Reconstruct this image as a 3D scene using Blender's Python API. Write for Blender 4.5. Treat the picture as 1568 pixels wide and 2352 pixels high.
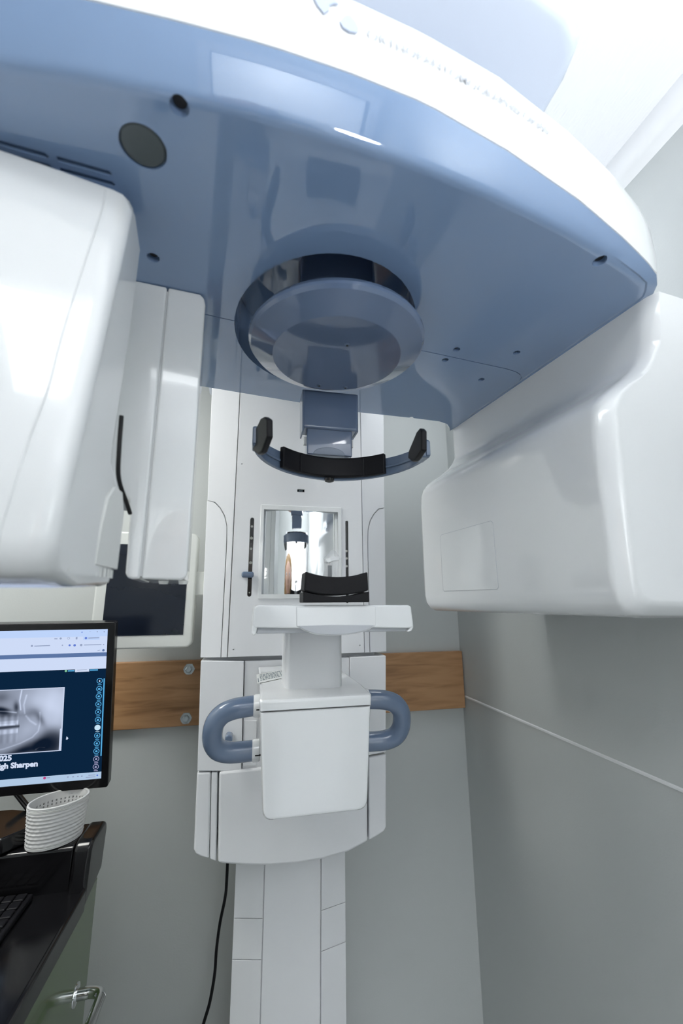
import bpy, bmesh, math, random
import numpy as np
from mathutils import Vector, Matrix

for o in list(bpy.data.objects): bpy.data.objects.remove(o, do_unlink=True)
C = bpy.context.scene.collection
S = bpy.context.scene
PI = math.pi

# ------------------------------------------------------------------ camera
F = 960.0; TH = math.atan(207/960); YAW = math.radians(12.3); ROLL = math.radians(0.4); H = 1.5
_fw = np.array([math.sin(YAW)*math.cos(TH), math.cos(YAW)*math.cos(TH), math.sin(TH)])
_rt = np.array([math.cos(YAW), -math.sin(YAW), 0.0]); _up = np.cross(_rt, _fw)
_c, _s = math.cos(ROLL), math.sin(ROLL)
_r2 = _rt*_c - _up*_s; _u2 = _rt*_s + _up*_c
_O = np.array([0, 0, H])
cam_d = bpy.data.cameras.new('camera'); cam = bpy.data.objects.new('camera', cam_d); C.objects.link(cam)
M4 = Matrix(((_r2[0], _u2[0], -_fw[0], 0), (_r2[1], _u2[1], -_fw[1], 0), (_r2[2], _u2[2], -_fw[2], H), (0, 0, 0, 1)))
cam.matrix_world = M4
cam_d.sensor_fit = 'HORIZONTAL'; cam_d.sensor_width = 24.0; cam_d.lens = 24.0*F/1568
cam_d.clip_start = 0.02; cam_d.clip_end = 50
cam_d.dof.use_dof = True; cam_d.dof.focus_distance = 0.86; cam_d.dof.aperture_fstop = 3.2
S.camera = cam

# ------------------------------------------------------------------ world, lights, exposure
S.view_settings.view_transform = 'Standard'; S.view_settings.look = 'None'
S.view_settings.gamma = 1.0; S.view_settings.use_curve_mapping = False
S.view_settings.exposure = 0.93
w = bpy.data.worlds.new('world'); S.world = w; w.use_nodes = True
w.node_tree.nodes['Background'].inputs[0].default_value = (0.75, 0.85, 1.0, 1)
w.node_tree.nodes['Background'].inputs[1].default_value = 0.3
LAMP = 3.8
def lamp(name, kind, loc, target, energy, size, col=(1, 1, 1)):
    d = bpy.data.lights.new(name, kind); d.energy = energy; d.color = col
    if kind == 'AREA': d.shape = 'RECTANGLE'; d.size, d.size_y = size
    else: d.shadow_soft_size = size[0]; d.spot_size = size[1]; d.spot_blend = .8
    o = bpy.data.objects.new(name, d); C.objects.link(o); o.location = loc
    o.rotation_euler = (Vector(target)-Vector(loc)).to_track_quat('-Z', 'Y').to_euler(); return o
# the photographer's flash, bounced off the ceiling
lamp('bounce_flash', 'SPOT', (.38, -.62, 1.58), (.38, -.55, 2.4), 44, (.09, math.radians(155)), (.95, .97, 1.0))

# ------------------------------------------------------------------ pixel -> point, and the rotating arm's own frame
def _ray(u, v): return _fw*F + _r2*(u-784) - _u2*(v-1176)
def at(u, v, X=None, Y=None, Z=None):
    d = _ray(u, v)
    if Y is not None: t = Y/d[1]
    elif X is not None: t = X/d[0]
    else: t = (Z-H)/d[2]
    return Vector(_O + d*t)
AA = math.radians(6.2)
def R(u, v, z): return Vector((.118 + u*math.cos(AA) - v*math.sin(AA), .567 + u*math.sin(AA) + v*math.cos(AA), z))

# ------------------------------------------------------------------ materials
def mat(name, col, rough=.4, metal=0, coat=0, spec=.5, emit=None, es=1, noise=None, bump=None, alpha=None, trans=0):
    m = bpy.data.materials.new(name); m.use_nodes = True
    nt = m.node_tree; b = nt.nodes['Principled BSDF']
    b.inputs['Base Color'].default_value = (*col, 1); b.inputs['Roughness'].default_value = rough
    b.inputs['Metallic'].default_value = metal; b.inputs['Coat Weight'].default_value = coat
    b.inputs['Coat Roughness'].default_value = .02
    b.inputs['Specular IOR Level'].default_value = spec
    if trans: b.inputs['Transmission Weight'].default_value = trans
    if alpha is not None: b.inputs['Alpha'].default_value = alpha
    if emit: b.inputs['Emission Color'].default_value = (*emit, 1); b.inputs['Emission Strength'].default_value = es
    tc = nt.nodes.new('ShaderNodeTexCoord')
    if noise:
        sc, amt = noise
        n = nt.nodes.new('ShaderNodeTexNoise'); n.inputs['Scale'].default_value = sc; n.inputs['Detail'].default_value = 4
        nt.links.new(tc.outputs['Object'], n.inputs['Vector'])
        r = nt.nodes.new('ShaderNodeValToRGB')
        r.color_ramp.elements[0].position = .3; r.color_ramp.elements[1].position = .7
        r.color_ramp.elements[0].color = (*[c*(1-amt) for c in col], 1); r.color_ramp.elements[1].color = (*[min(1, c*(1+amt)) for c in col], 1)
        nt.links.new(n.outputs['Fac'], r.inputs['Fac']); nt.links.new(r.outputs['Color'], b.inputs['Base Color'])
    if bump:
        sc, st = bump[0], bump[1]
        n = nt.nodes.new('ShaderNodeTexNoise'); n.inputs['Scale'].default_value = sc; n.inputs['Detail'].default_value = 5
        src = tc.outputs['Object']
        if len(bump) > 2:
            mp = nt.nodes.new('ShaderNodeMapping'); mp.inputs['Scale'].default_value = bump[2]
            nt.links.new(src, mp.inputs['Vector']); src = mp.outputs['Vector']
        nt.links.new(src, n.inputs['Vector'])
        bp = nt.nodes.new('ShaderNodeBump'); bp.inputs['Strength'].default_value = st; bp.inputs['Distance'].default_value = .004
        nt.links.new(n.outputs['Fac'], bp.inputs['Height']); nt.links.new(bp.outputs['Normal'], b.inputs['Normal'])
    return m

M = {}
M['white'] = mat('white_gloss', (.79, .805, .81), .14, coat=.6, noise=(6, .008))
M['white2'] = mat('white_satin', (.79, .80, .82), .3, coat=.12, noise=(7, .01))
M['white3'] = mat('white_warm', (.78, .79, .77), .3, coat=.15, noise=(7, .01))
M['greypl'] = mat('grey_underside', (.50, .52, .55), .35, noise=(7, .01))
M['blue'] = mat('blue_gloss', (.20, .295, .465), .05, coat=1.0, noise=(5, .012))
M['blue2'] = mat('disc_blue', (.125, .175, .28), .14, coat=.8, noise=(6, .012))
M['beam'] = mat('beam_pale', (.60, .66, .77), .25, coat=.3, noise=(5, .01))
M['bluegrey'] = mat('blue_grey', (.12, .168, .255), .24, coat=.45, noise=(9, .02))
M['black'] = mat('black_pad', (.008, .008, .010), .5, spec=.2, noise=(40, .1), bump=(400, .05))
M['blackgl'] = mat('black_gloss', (.006, .006, .007), .14, noise=(20, .1))
M['dark'] = mat('dark_hole', (.004, .004, .005), .6, noise=(20, .1))
M['lens'] = mat('dark_lens', (.06, .075, .08), .28, noise=(12, .1))
M['steel'] = mat('steel', (.6, .61, .62), .25, metal=1, noise=(30, .05))
M['chrome'] = mat('chrome', (.75, .76, .77), .1, metal=1, noise=(30, .02))
M['mirror'] = mat('mirror_glass', (.90, .92, .93), .02, metal=1, noise=(3, .005), bump=(9, .05))
M['wall'] = mat('wall_paint', (.525, .55, .545), .55, noise=(2, .012), bump=(220, .06))
M['wallw'] = mat('wall_paint_white', (.80, .81, .81), .55, noise=(2, .012), bump=(220, .06))  # unseen walls painted whiter to bounce more fill light
M['ceil'] = mat('ceiling_paint', (.80, .81, .83), .7, noise=(2, .01), bump=(60, .35, (3.0, .35, 1)))
M['trimw'] = mat('trim_white', (.78, .79, .80), .4, noise=(4, .01))
M['floor'] = mat('floor_vinyl', (.50, .52, .54), .45, noise=(8, .1))
M['door'] = mat('door_white', (.80, .81, .80), .4, noise=(3, .01))
M['panel'] = mat('cart_side', (.085, .135, .05), .16, noise=(3, .15), coat=.3)  # green of a reflection is put into the side's base colour
M['offscr'] = mat('screen_off', (.008, .012, .022), .16, noise=(6, .05))
M['cream'] = mat('frame_cream', (.66, .68, .66), .35, noise=(6, .01))
M['basket'] = mat('basket_plastic', (.66, .66, .65), .45, noise=(30, .02))
M['text'] = mat('grey_print', (.40, .42, .45), .4, noise=(30, .02))
M['ink'] = mat('label_ink', (.16, .21, .24), .5, noise=(30, .05))
M['logo'] = mat('logo_print', (.44, .50, .62), .4, noise=(30, .02))
M['bolt'] = mat('bolt_zinc', (.45, .5, .52), .35, metal=.9, noise=(80, .2))
M['amber'] = mat('ruler_mark', (.55, .55, .50), .4, noise=(60, .1))
M['film'] = mat('clear_film', (.9, .92, .95), .08, alpha=.22, noise=(20, .02))
M['hair'] = mat('hair', (.35, .22, .10), .5, noise=(60, .3))
M['skin'] = mat('skin', (.62, .40, .31), .5, noise=(15, .05))
M['cloth'] = mat('dark_clothing', (.05, .055, .07), .8, noise=(40, .2))
M['fill_left'] = mat('fill_panel_left', (.8, .8, .8), .4, emit=(1.0, 1.0, .95), es=9.5)
M['fill_corridor'] = mat('fill_panel_corridor', (.8, .8, .8), .4, emit=(.97, .99, 1.0), es=26)
M['fill_corner'] = mat('fill_panel_corner', (.8, .8, .8), .4, emit=(.95, .98, 1.0), es=4.6)
M['lamp'] = mat('lamp_diffuser', (.8, .8, .8), .4, emit=(.93, .97, 1.0), es=LAMP)

def woodmat():
    m = bpy.data.materials.new('board_wood'); m.use_nodes = True
    nt = m.node_tree; b = nt.nodes['Principled BSDF']; b.inputs['Roughness'].default_value = .5
    tc = nt.nodes.new('ShaderNodeTexCoord'); mp = nt.nodes.new('ShaderNodeMapping'); mp.inputs['Scale'].default_value = (1.6, 1, 14)
    n = nt.nodes.new('ShaderNodeTexNoise'); n.inputs['Scale'].default_value = 3.2; n.inputs['Detail'].default_value = 6; n.inputs['Distortion'].default_value = .8
    n2 = nt.nodes.new('ShaderNodeTexNoise'); n2.inputs['Scale'].default_value = 2.0
    r = nt.nodes.new('ShaderNodeValToRGB'); e = r.color_ramp.elements
    e[0].position = .3; e[0].color = (.24, .12, .05, 1); e[1].position = .62; e[1].color = (.46, .26, .125, 1)
    x = e.new(.46); x.color = (.39, .21, .095, 1)
    nt.links.new(tc.outputs['Object'], mp.inputs['Vector']); nt.links.new(mp.outputs['Vector'], n.inputs['Vector'])
    nt.links.new(n.outputs['Fac'], r.inputs['Fac']); nt.links.new(r.outputs['Color'], b.inputs['Base Color'])
    return m
M['wood'] = woodmat()
def emis(name, col, s=.54):
    m = bpy.data.materials.new(name); m.use_nodes = True; nt = m.node_tree; nt.nodes.clear()
    e = nt.nodes.new('ShaderNodeEmission'); e.inputs[0].default_value = (*col, 1); e.inputs[1].default_value = s
    o = nt.nodes.new('ShaderNodeOutputMaterial'); nt.links.new(e.outputs[0], o.inputs[0]); return m

# ------------------------------------------------------------------ object helpers
WL = {}   # world location of every object we make
def link(name, verts_mesh, m, parent=None, bevel=0, seg=3, sharp=32, wn=True, origin=None):
    me = verts_mesh
    n = len(me.vertices); co = np.empty(n*3); me.vertices.foreach_get('co', co); co = co.reshape(-1, 3)
    c = Vector((co.min(0)+co.max(0))/2) if origin is None else Vector(origin)
    me.transform(Matrix.Translation(-c))
    o = bpy.data.objects.new(name, me); C.objects.link(o)
    if m is not None: me.materials.append(m)
    o.location = c; WL[o.name] = c.copy()
    if parent is not None:
        o.parent = parent; o.matrix_parent_inverse = Matrix.Translation(-WL[parent.name])
    if bevel > 0:
        bv = o.modifiers.new('bevel', 'BEVEL'); bv.width = bevel; bv.segments = seg; bv.limit_method = 'ANGLE'; bv.angle_limit = math.radians(30)
    for p in me.polygons: p.use_smooth = True
    me.set_sharp_from_angle(angle=math.radians(sharp))
    if wn:
        x = o.modifiers.new('wn', 'WEIGHTED_NORMAL'); x.keep_sharp = True
    return o
def mesh_from(bm, name='m'):
    bmesh.ops.recalc_face_normals(bm, faces=bm.faces[:])
    me = bpy.data.meshes.new(name); bm.to_mesh(me); bm.free(); return me
def prism_bm(A, B, bm=None):
    bm = bm or bmesh.new()
    a = [bm.verts.new(p) for p in A]; b = [bm.verts.new(p) for p in B]; n = len(a)
    bm.faces.new(a); bm.faces.new(b[::-1])
    for i in range(n): bm.faces.new((a[i], b[i], b[(i+1) % n], a[(i+1) % n]))
    return bm
def prism(name, A, B, m, parent=None, bevel=0, **k): return link(name, mesh_from(prism_bm(A, B)), m, parent, bevel, **k)
def xz(name, pts, y0, y1, m, parent=None, bevel=0, **k):     # outline in X,Z extruded along Y
    return prism(name, [(x, y0, z) for x, z in pts], [(x, y1, z) for x, z in pts], m, parent, bevel, **k)
def xy(name, pts, z0, z1, m, parent=None, bevel=0, **k):
    return prism(name, [(x, y, z0) for x, y in pts], [(x, y, z1) for x, y in pts], m, parent, bevel, **k)
def box(name, x0, x1, y0, y1, z0, z1, m, parent=None, bevel=0, **k):
    return xz(name, [(x0, z0), (x1, z0), (x1, z1), (x0, z1)], y0, y1, m, parent, bevel, **k)
def P2(pts, Y):                                               # photo outline seen on the plane Y -> list of (x, z)
    r = [at(u, v, Y=Y) for u, v in pts]; return [(p.x, p.z) for p in r]
def capsule(cx, z0, z1, r, n=8):
    p = [(cx + r*math.cos(a), z1 - r + r*math.sin(a)) for a in np.linspace(0, PI, n)]
    return p + [(cx + r*math.cos(a), z0 + r + r*math.sin(a)) for a in np.linspace(PI, 2*PI, n)]
def rrect(x0, x1, z0, z1, r, n=5):
    p = []
    for cx, cz, a0 in ((x1-r, z1-r, 0), (x0+r, z1-r, PI/2), (x0+r, z0+r, PI), (x1-r, z0+r, 1.5*PI)):
        p += [(cx + r*math.cos(a), cz + r*math.sin(a)) for a in np.linspace(a0, a0+PI/2, n)]
    return p
def catmull(pts, n=8, closed=False):
    P = [Vector(p) for p in pts]; out = []
    for i in range(len(P)-1):
        p0 = P[max(i-1, 0)]; p1 = P[i]; p2 = P[i+1]; p3 = P[min(i+2, len(P)-1)]
        for k in range(n):
            t = k/n
            out.append(.5*((2*p1) + (-p0+p2)*t + (2*p0-5*p1+4*p2-p3)*t*t + (-p0+3*p1-3*p2+p3)*t**3))
    out.append(P[-1]); return out
def tube_mesh(path, r, n=16, cap=True, sq=1.0):
    bm = bmesh.new(); rings = []; N = len(path)
    t0 = (path[1]-path[0]).normalized(); ref = Vector((0, 1, 0)) if abs(t0.y) < .9 else Vector((0, 0, 1))
    nrm = (ref - t0*ref.dot(t0)).normalized()
    for i, p in enumerate(path):
        t = (path[min(i+1, N-1)] - path[max(i-1, 0)]).normalized()
        nrm = (nrm - t*nrm.dot(t)).normalized(); bn = t.cross(nrm)
        rr = r[i] if hasattr(r, '__len__') else r
        rings.append([bm.verts.new(p + nrm*math.cos(2*PI*k/n)*rr*sq + bn*math.sin(2*PI*k/n)*rr) for k in range(n)])
    for a, b in zip(rings, rings[1:]):
        for k in range(n): bm.faces.new((a[k], a[(k+1) % n], b[(k+1) % n], b[k]))
    if cap: bm.faces.new(rings[0][::-1]); bm.faces.new(rings[-1])
    return mesh_from(bm)
def tube(name, path, r, m, parent=None, n=16, **k):
    s = k.pop('sq', 1.0)
    return link(name, tube_mesh([Vector(p) for p in path], r, n, sq=s), m, parent, sharp=50, wn=False, **k)
def lathe(name, prof, centre, m, parent=None, n=96, axis=None, sharp=32):   # prof: (r, h) along axis
    ax = Vector(axis or (0, 0, 1)).normalized(); ref = Vector((1, 0, 0)) if abs(ax.x) < .9 else Vector((0, 1, 0))
    e1 = (ref - ax*ref.dot(ax)).normalized(); e2 = ax.cross(e1); c = Vector(centre); bm = bmesh.new(); rings = []
    for r, h in prof:
        if r < 1e-6: rings.append([bm.verts.new(c+ax*h)])
        else: rings.append([bm.verts.new(c + ax*h + e1*r*math.cos(2*PI*k/n) + e2*r*math.sin(2*PI*k/n)) for k in range(n)])
    for a, b in zip(rings, rings[1:]):
        for k in range(n):
            k2 = (k+1) % n
            if len(a) == 1: bm.faces.new((a[0], b[k], b[k2]))
            elif len(b) == 1: bm.faces.new((a[k], b[0], a[k2]))
            else: bm.faces.new((a[k], b[k], b[k2], a[k2]))
    return link(name, mesh_from(bm), m, parent, sharp=sharp)
def bake(o, sharp=32):
    wnm = o.modifiers.get('wn')
    if wnm: o.modifiers.remove(wnm)
    dg = bpy.context.evaluated_depsgraph_get(); dg.update()
    me = bpy.data.meshes.new_from_object(o.evaluated_get(dg)); o.modifiers.clear(); o.data = me
    for p in me.polygons: p.use_smooth = True
    me.set_sharp_from_angle(angle=math.radians(sharp))
def cut(o, cutters):                                          # cutters: list of (A, B) prisms; used once, then removed
    bake(o)
    bm = bmesh.new()
    for A, B in cutters: prism_bm([Vector(p) for p in A], [Vector(p) for p in B], bm)
    me = mesh_from(bm); c = bpy.data.objects.new("cutter", me); C.objects.link(c)
    b = o.modifiers.new('b', 'BOOLEAN'); b.operation = 'DIFFERENCE'; b.solver = 'EXACT'; b.use_self = True; b.object = c
    bpy.context.view_layer.update(); bake(o)
    bpy.data.objects.remove(c, do_unlink=True); bpy.data.meshes.remove(me)
    x = o.modifiers.new('wn', 'WEIGHTED_NORMAL'); x.keep_sharp = True
def circ(c, r, ax, h0, h1, n=20, ry=None):
    ax = Vector(ax).normalized(); ref = Vector((1, 0, 0)) if abs(ax.x) < .9 else Vector((0, 0, 1))
    e1 = (ref - ax*ref.dot(ax)).normalized(); e2 = ax.cross(e1); c = Vector(c); ry = ry or r
    f = lambda h: [c + ax*h + e1*r*math.cos(2*PI*k/n) + e2*ry*math.sin(2*PI*k/n) for k in range(n)]
    return f(h0), f(h1)
def thing(name, loc, label, cat, group=None):
    o = bpy.data.objects.new(name, None); C.objects.link(o); o.location = loc; o.empty_display_size = .05
    WL[o.name] = Vector(loc); o['label'] = label; o['category'] = cat
    if group: o['group'] = group
    return o
def tag(o, label, cat, group=None):
    o['label'] = label; o['category'] = cat
    if group: o['group'] = group
    return o
def struct(o): o['kind'] = 'structure'; return o
def lab(o, s): o['label'] = s; return o

# ================================================================== ROOM
XR, YB, ZC = .748, 1.45, 2.401
XL, YF = -1.25, -1.45
struct(box('floor', XL-.1, XR+.1, YF-.1, YB+.1, -.1, 0, M['floor']))
struct(box('ceiling', XL-.1, XR+.1, YF-.1, YB+.1, ZC, ZC+.1, M['ceil']))
struct(box('wall_back', XL-.1, XR+.1, YB, YB+.1, 0, ZC, M['wall']))
struct(box('wall_right', XR, XR+.1, YF-.1, YB, 0, ZC, M['wall']))
struct(box('wall_left', XL-.1, XL, YF-.1, YB, 0, ZC, M['wallw']))
fw = struct(box('wall_front', XL, XR, YF-.1, YF, 0, ZC, M['wall']))
cut(fw, [([(-.22, YF-.2, -.1), (.68, YF-.2, -.1), (.68, YF-.2, 2.06), (-.22, YF-.2, 2.06)], [(-.22, YF+.1, -.1), (.68, YF+.1, -.1), (.68, YF+.1, 2.06), (-.22, YF+.1, 2.06)])])
# doorway and corridor behind the operator, added to bring in low fill light
CY = -2.75
struct(box('floor_corridor', XL-.1, 1.3, CY-.1, YF-.1, -.1, 0, M['floor']))
struct(box('ceiling_corridor', XL-.1, 1.3, CY-.1, YF-.1, ZC, ZC+.1, M['ceil']))
struct(box('wall_far', XL-.1, 1.3, CY-.1, CY, 0, ZC, M['wallw']))
struct(box('wall_corridor_right', 1.3, 1.4, CY-.1, YF-.1, 0, ZC, M['wallw']))
struct(box('wall_corridor_left', XL-.2, XL-.1, CY-.1, YF-.1, 0, ZC, M['wallw']))
for nm, a_, b_, c_, d_ in (('trim_3', -.27, -.22, 0, 2.06), ('trim_4', .68, .73, 0, 2.06), ('trim_5', -.27, .73, 2.06, 2.11)):
    struct(box(nm, a_, b_, YF-.11, YF+.015, c_, d_, M['trimw'], bevel=.003))
# quarter round at the ceiling of the right wall, seam ridge on the right wall
zc0 = 2.357
q = [(XR, ZC), (XR-.042, ZC)] + [(XR-.042 + .034*(1-math.cos(a)), ZC-.004-.034*math.sin(a)) for a in np.linspace(0, PI/2, 7)] + [(XR, zc0)]
struct(xz('trim_1', q, YF, YB, M['trimw']))
zr = 1.175
struct(prism('trim_2', [(XR, YF, zr-.002), (XR-.0028, YF, zr-.001), (XR-.0028, YF, zr+.003), (XR, YF, zr+.005)],
             [(XR, YB-.02, zr-.002), (XR-.0028, YB-.02, zr-.001), (XR-.0028, YB-.02, zr+.003), (XR, YB-.02, zr+.005)], M['trimw']))

# added fill panel on the ceiling left of the machine, brightens the back wall
LT = M['fill_left']
l2 = thing('ceiling_light', (-.82, .72, ZC), 'added square fill light panel on the ceiling left of the x-ray machine', 'ceiling light')
box('light_frame', -1.10, -.54, .44, 1.0, ZC-.010, ZC-.001, M['trimw'], l2, .003)
box('diffuser', -1.07, -.57, .47, .97, ZC-.014, ZC-.0105, LT, l2)
l4 = thing('ceiling_light', (.25, -2.1, ZC), 'added bright fill light panel on the corridor ceiling beyond the doorway', 'ceiling light')  # added panel, sends fill light through the doorway
box('light_frame', -.08, .58, -2.43, -1.77, ZC-.010, ZC-.001, M['trimw'], l4, .003)
box('diffuser', -.05, .55, -2.40, -1.80, ZC-.014, ZC-.0105, M['fill_corridor'], l4)
l3 = thing('ceiling_light', (.56, .92, ZC), 'small added fill light panel on the ceiling corner above the tube head', 'ceiling light')  # unseen panel added to brighten the upper back and right walls
box('light_frame', .43, .69, .70, 1.14, ZC-.010, ZC-.001, M['trimw'], l3, .003)
box('diffuser', .45, .67, .72, 1.12, ZC-.014, ZC-.0105, M['fill_corner'], l3)
# ceiling light behind the camera
LX, LY = -.24, -.44
lt = thing('ceiling_light', (LX, LY, ZC), 'recessed rectangular fluorescent panel in the white ceiling above the operator', 'ceiling light')
lw, ll = .26, .18
fr = box('light_frame', LX-lw-.03, LX+lw+.03, LY-ll-.03, LY+ll+.03, ZC-.018, ZC-.001, M['trimw'], lt, .003)
cut(fr, [([(LX-lw, LY-ll, ZC-.03), (LX+lw, LY-ll, ZC-.03), (LX+lw, LY+ll, ZC-.03), (LX-lw, LY+ll, ZC-.03)],
          [(LX-lw, LY-ll, ZC+.01), (LX+lw, LY-ll, ZC+.01), (LX+lw, LY+ll, ZC+.01), (LX-lw, LY+ll, ZC+.01)])])
box('diffuser', LX-lw, LX+lw, LY-ll, LY+ll, ZC-.008, ZC-.002, M['lamp'], lt)

# ================================================================== BOARD ON THE WALL
bd = thing('wooden_board', (.1, YB, 1.14), 'brown stained wooden board bolted across the back wall behind the x-ray machine', 'board')
box('plank', -.75, XR-.003, YB-.022, YB-.0005, 1.14, 1.327, M['wood'], bd, .002)
for (u, v) in ((434, 1537), (427, 1650)):
    p = at(u, v, Y=YB-.024)
    b_ = lathe('bolt', [(0, -.003), (.017, -.003), (.017, 0), (.0105, .001), (.0105, .009), (.008, .0105), (0, .0105)], p, M['bolt'], bd, n=6, axis=(0, -1, 0), sharp=20)
    lathe('washer', [(0, -.0005), (.0155, -.0005), (.0155, .0018), (0, .0018)], p, M['bolt'], b_, n=28, axis=(0, -1, 0))

# ================================================================== THE X-RAY MACHINE
mc = thing('panoramic_xray_machine', (.126, 1.28, 0), 'tall white and blue dental panoramic x-ray machine filling the room corner', 'x-ray machine')
# ---- column
cx0, cx1 = -.0065, .264
col = xy('column', [(cx0, 1.202), (.061, 1.186), (.199, 1.186), (cx1, 1.202), (cx1, 1.40), (cx0, 1.40)], .03, 2.36, M['white2'], mc)
g = .0012
pc = xy('column_cover', [(.061+g, 1.18), (.199-g, 1.18), (.199-g, 1.1858), (.061+g, 1.1858)], .03, 1.3, M['white2'], col, .001)
def facet(xa, ya, xb, yb, z0, z1, name='column_cover', t=.0058):
    return xy(name, [(xa, ya-t), (xb, yb-t), (xb, yb), (xa, ya)], z0, z1, M['white2'], col, .0008)
L0, L1 = (cx0, 1.202), (.061-g, 1.186)
zz = [.03, .687+.003, .771, 1.3]
for a, b in zip(zz, zz[1:]): facet(*L0, *L1, a+.0008, b-.0008)
R0, R1 = (.199+g, 1.186), (cx1, 1.202)
zz = [.03, .685, .768, 1.3]
for a, b in zip(zz, zz[1:]): facet(*R0, *R1, a+.0008, b-.0008)
box('base_plate', -.10, .36, 1.02, 1.42, 0, .03, M['white2'], mc, .006)
box('wall_bracket', .03, .22, 1.395, YB-.024, 1.17, 1.30, M['greypl'], mc, .004)

# ---- carriage
car = box('carriage', -.097, .338, 1.125, 1.335, .99, 2.30, M['greypl'], mc, .02)
Yp = 1.10
pan = box('front_panel', -.045, .298, Yp, Yp+.02, 1.371, 2.28, M['white2'], car, .0015, seg=2)
slots = [(.0003, 1.515, 1.719, .0052), (.2545, 1.497, 1.719, .0042)]
cc = []
for cx, z0, z1, r in slots:
    pp = capsule(cx, z0, z1, r); cc.append(([(x, Yp-.01, z) for x, z in pp], [(x, Yp+.012, z) for x, z in pp]))
pp = rrect(.0275, .2315, 1.519, 1.743, .002); cc.append(([(x, Yp-.01, z) for x, z in pp], [(x, Yp+.018, z) for x, z in pp]))
pp = rrect(.117, .137, 1.794, 1.802, .0005, 2); cc.append(([(x, Yp-.01, z) for x, z in pp], [(x, Yp+.006, z) for x, z in pp]))
for x, z in ((-.0325, 1.864), (-.0325, 1.389), (.286, 1.39)): cc.append(circ((x, Yp, z), .0018, (0, 1, 0), -.01, .008, 12))
cut(pan, cc)
for cx, z0, z1, r in slots:
    s = xz('ruler_slot', capsule(cx, z0, z1, r*.98), Yp+.007, Yp+.0119, M['blackgl'], car)
    marks = ([(1.70-.004, .0032), (1.665, .004), (1.637, .0030), (1.601, .0038), (1.572, .0030), (1.519+.006, .0018)] if cx < .1 else [(1.636, .0032), (1.616, .0032), (1.595, .0032)])
    for z, rr in marks: lathe('mark', [(0, 0), (rr, 0), (rr, .002), (0, .002)], (cx, Yp+.0072, z), M['amber'], s, n=16, axis=(0, -1, 0))
box('indicator_window', .1175, .1365, Yp+.003, Yp+.0055, 1.7945, 1.8015, M['blackgl'], car)
xz('indicator_label', [(.1215, 1.7965), (.1325, 1.7965), (.1325, 1.7995), (.1215, 1.7995)], Yp+.0024, Yp+.003, M['ink'], car)
# mirror with its raised frame
mf = box('mirror_frame', .021, .239, Yp-.0035, Yp+.0005, 1.509, 1.7545, M['white'], car, .002)
pp = rrect(.0295, .2295, 1.5205, 1.7415, .001); cut(mf, [([(x, Yp-.02, z) for x, z in pp], [(x, Yp+.01, z) for x, z in pp])])
# mirror face slightly warped by its protective film
bm = bmesh.new(); nx, nz = 60, 26; V_ = []
for j in range(nz+1):
    row = []
    for i in range(nx+1):
        x = .0278 + i/nx*(.2312-.0278); z = 1.5193 + j/nz*(1.7427-1.5193)
        wv = .00022*math.sin(60*(x-.2)+14*z)*max(0, (x-.15)/.08) + .00025*math.sin(70*z+30*x)*max(0, (z-1.70)/.04)
        RM = .37; row.append(bm.verts.new((x, Yp+.0125+wv-(math.sqrt(RM*RM-(x-.1295)**2)-math.sqrt(RM*RM-.1017**2)), z)))
    V_.append(row)
for j in range(nz):
    for i in range(nx): bm.faces.new((V_[j][i], V_[j][i+1], V_[j+1][i+1], V_[j+1][i]))
edge = bmesh.ops.extrude_face_region(bm, geom=bm.faces[:])
bmesh.ops.translate(bm, vec=(0, .003, 0), verts=[v for v in edge['geom'] if isinstance(v, bmesh.types.BMVert)])
link('mirror', mesh_from(bm), M['mirror'], mf, wn=False, sharp=60)

# wings of the carriage, upper and lower pieces separated by a curved seam
def wing(side):
    sx = lambda x: x if side < 0 else .2525 - x          # mirrored about the machine's axis
    xo = lambda z: -.123 + (2.065-z)/(2.065-1.368)*.0135
    xi = -.0468
    seam = [(xo(1.762), 1.762), (-.098, 1.757), (-.083, 1.742), (-.071, 1.722), (-.0635, 1.695), (-.062, 1.66)]
    up = [(xo(2.28), 2.28), (xi, 2.28), (xi, 1.371), (-.0605, 1.371), (-.0605, 1.66)] + [(x+.0012, z+.0012) for x, z in seam[::-1][1:]]
    lo = [(x, z) for x, z in seam] + [(-.062, 1.371), (xo(1.371), 1.371)]
    for pts, y, nm in ((up, Yp+.001, 'wing_panel'), (lo, Yp+.002, 'wing_panel')):
        A = []; B = []
        for x, z in pts:
            t = max(0, min(1, (xi-x)/.076)); yy = y + .014*t**1.5
            A.append((sx(x), yy, z)); B.append((sx(x), 1.20, z))
        prism(nm, A, B, M['white2'], car, .0012, seg=2)
wing(-1); wing(1)
# round outer edges as separate long rounded side covers
for s in (-1, 1):
    a = -.121 if s < 0 else .373; b = -.108 if s < 0 else .360
    a2 = .045 if s < 0 else -.045; b2 = a2
    A = [(a, 1.118, 2.28), (a, 1.33, 2.28), (a-a2*-1*0+(.06 if s < 0 else -.06), 1.33, 2.28), (a+(.06 if s < 0 else -.06), 1.118, 2.28)]
    B = [(b, 1.118, 1.371), (b, 1.33, 1.371), (b+(.06 if s < 0 else -.06), 1.33, 1.371), (b+(.06 if s < 0 else -.06), 1.118, 1.371)]
    prism('side_cover', A, B, M['white3'], car, .012, seg=4)

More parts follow.
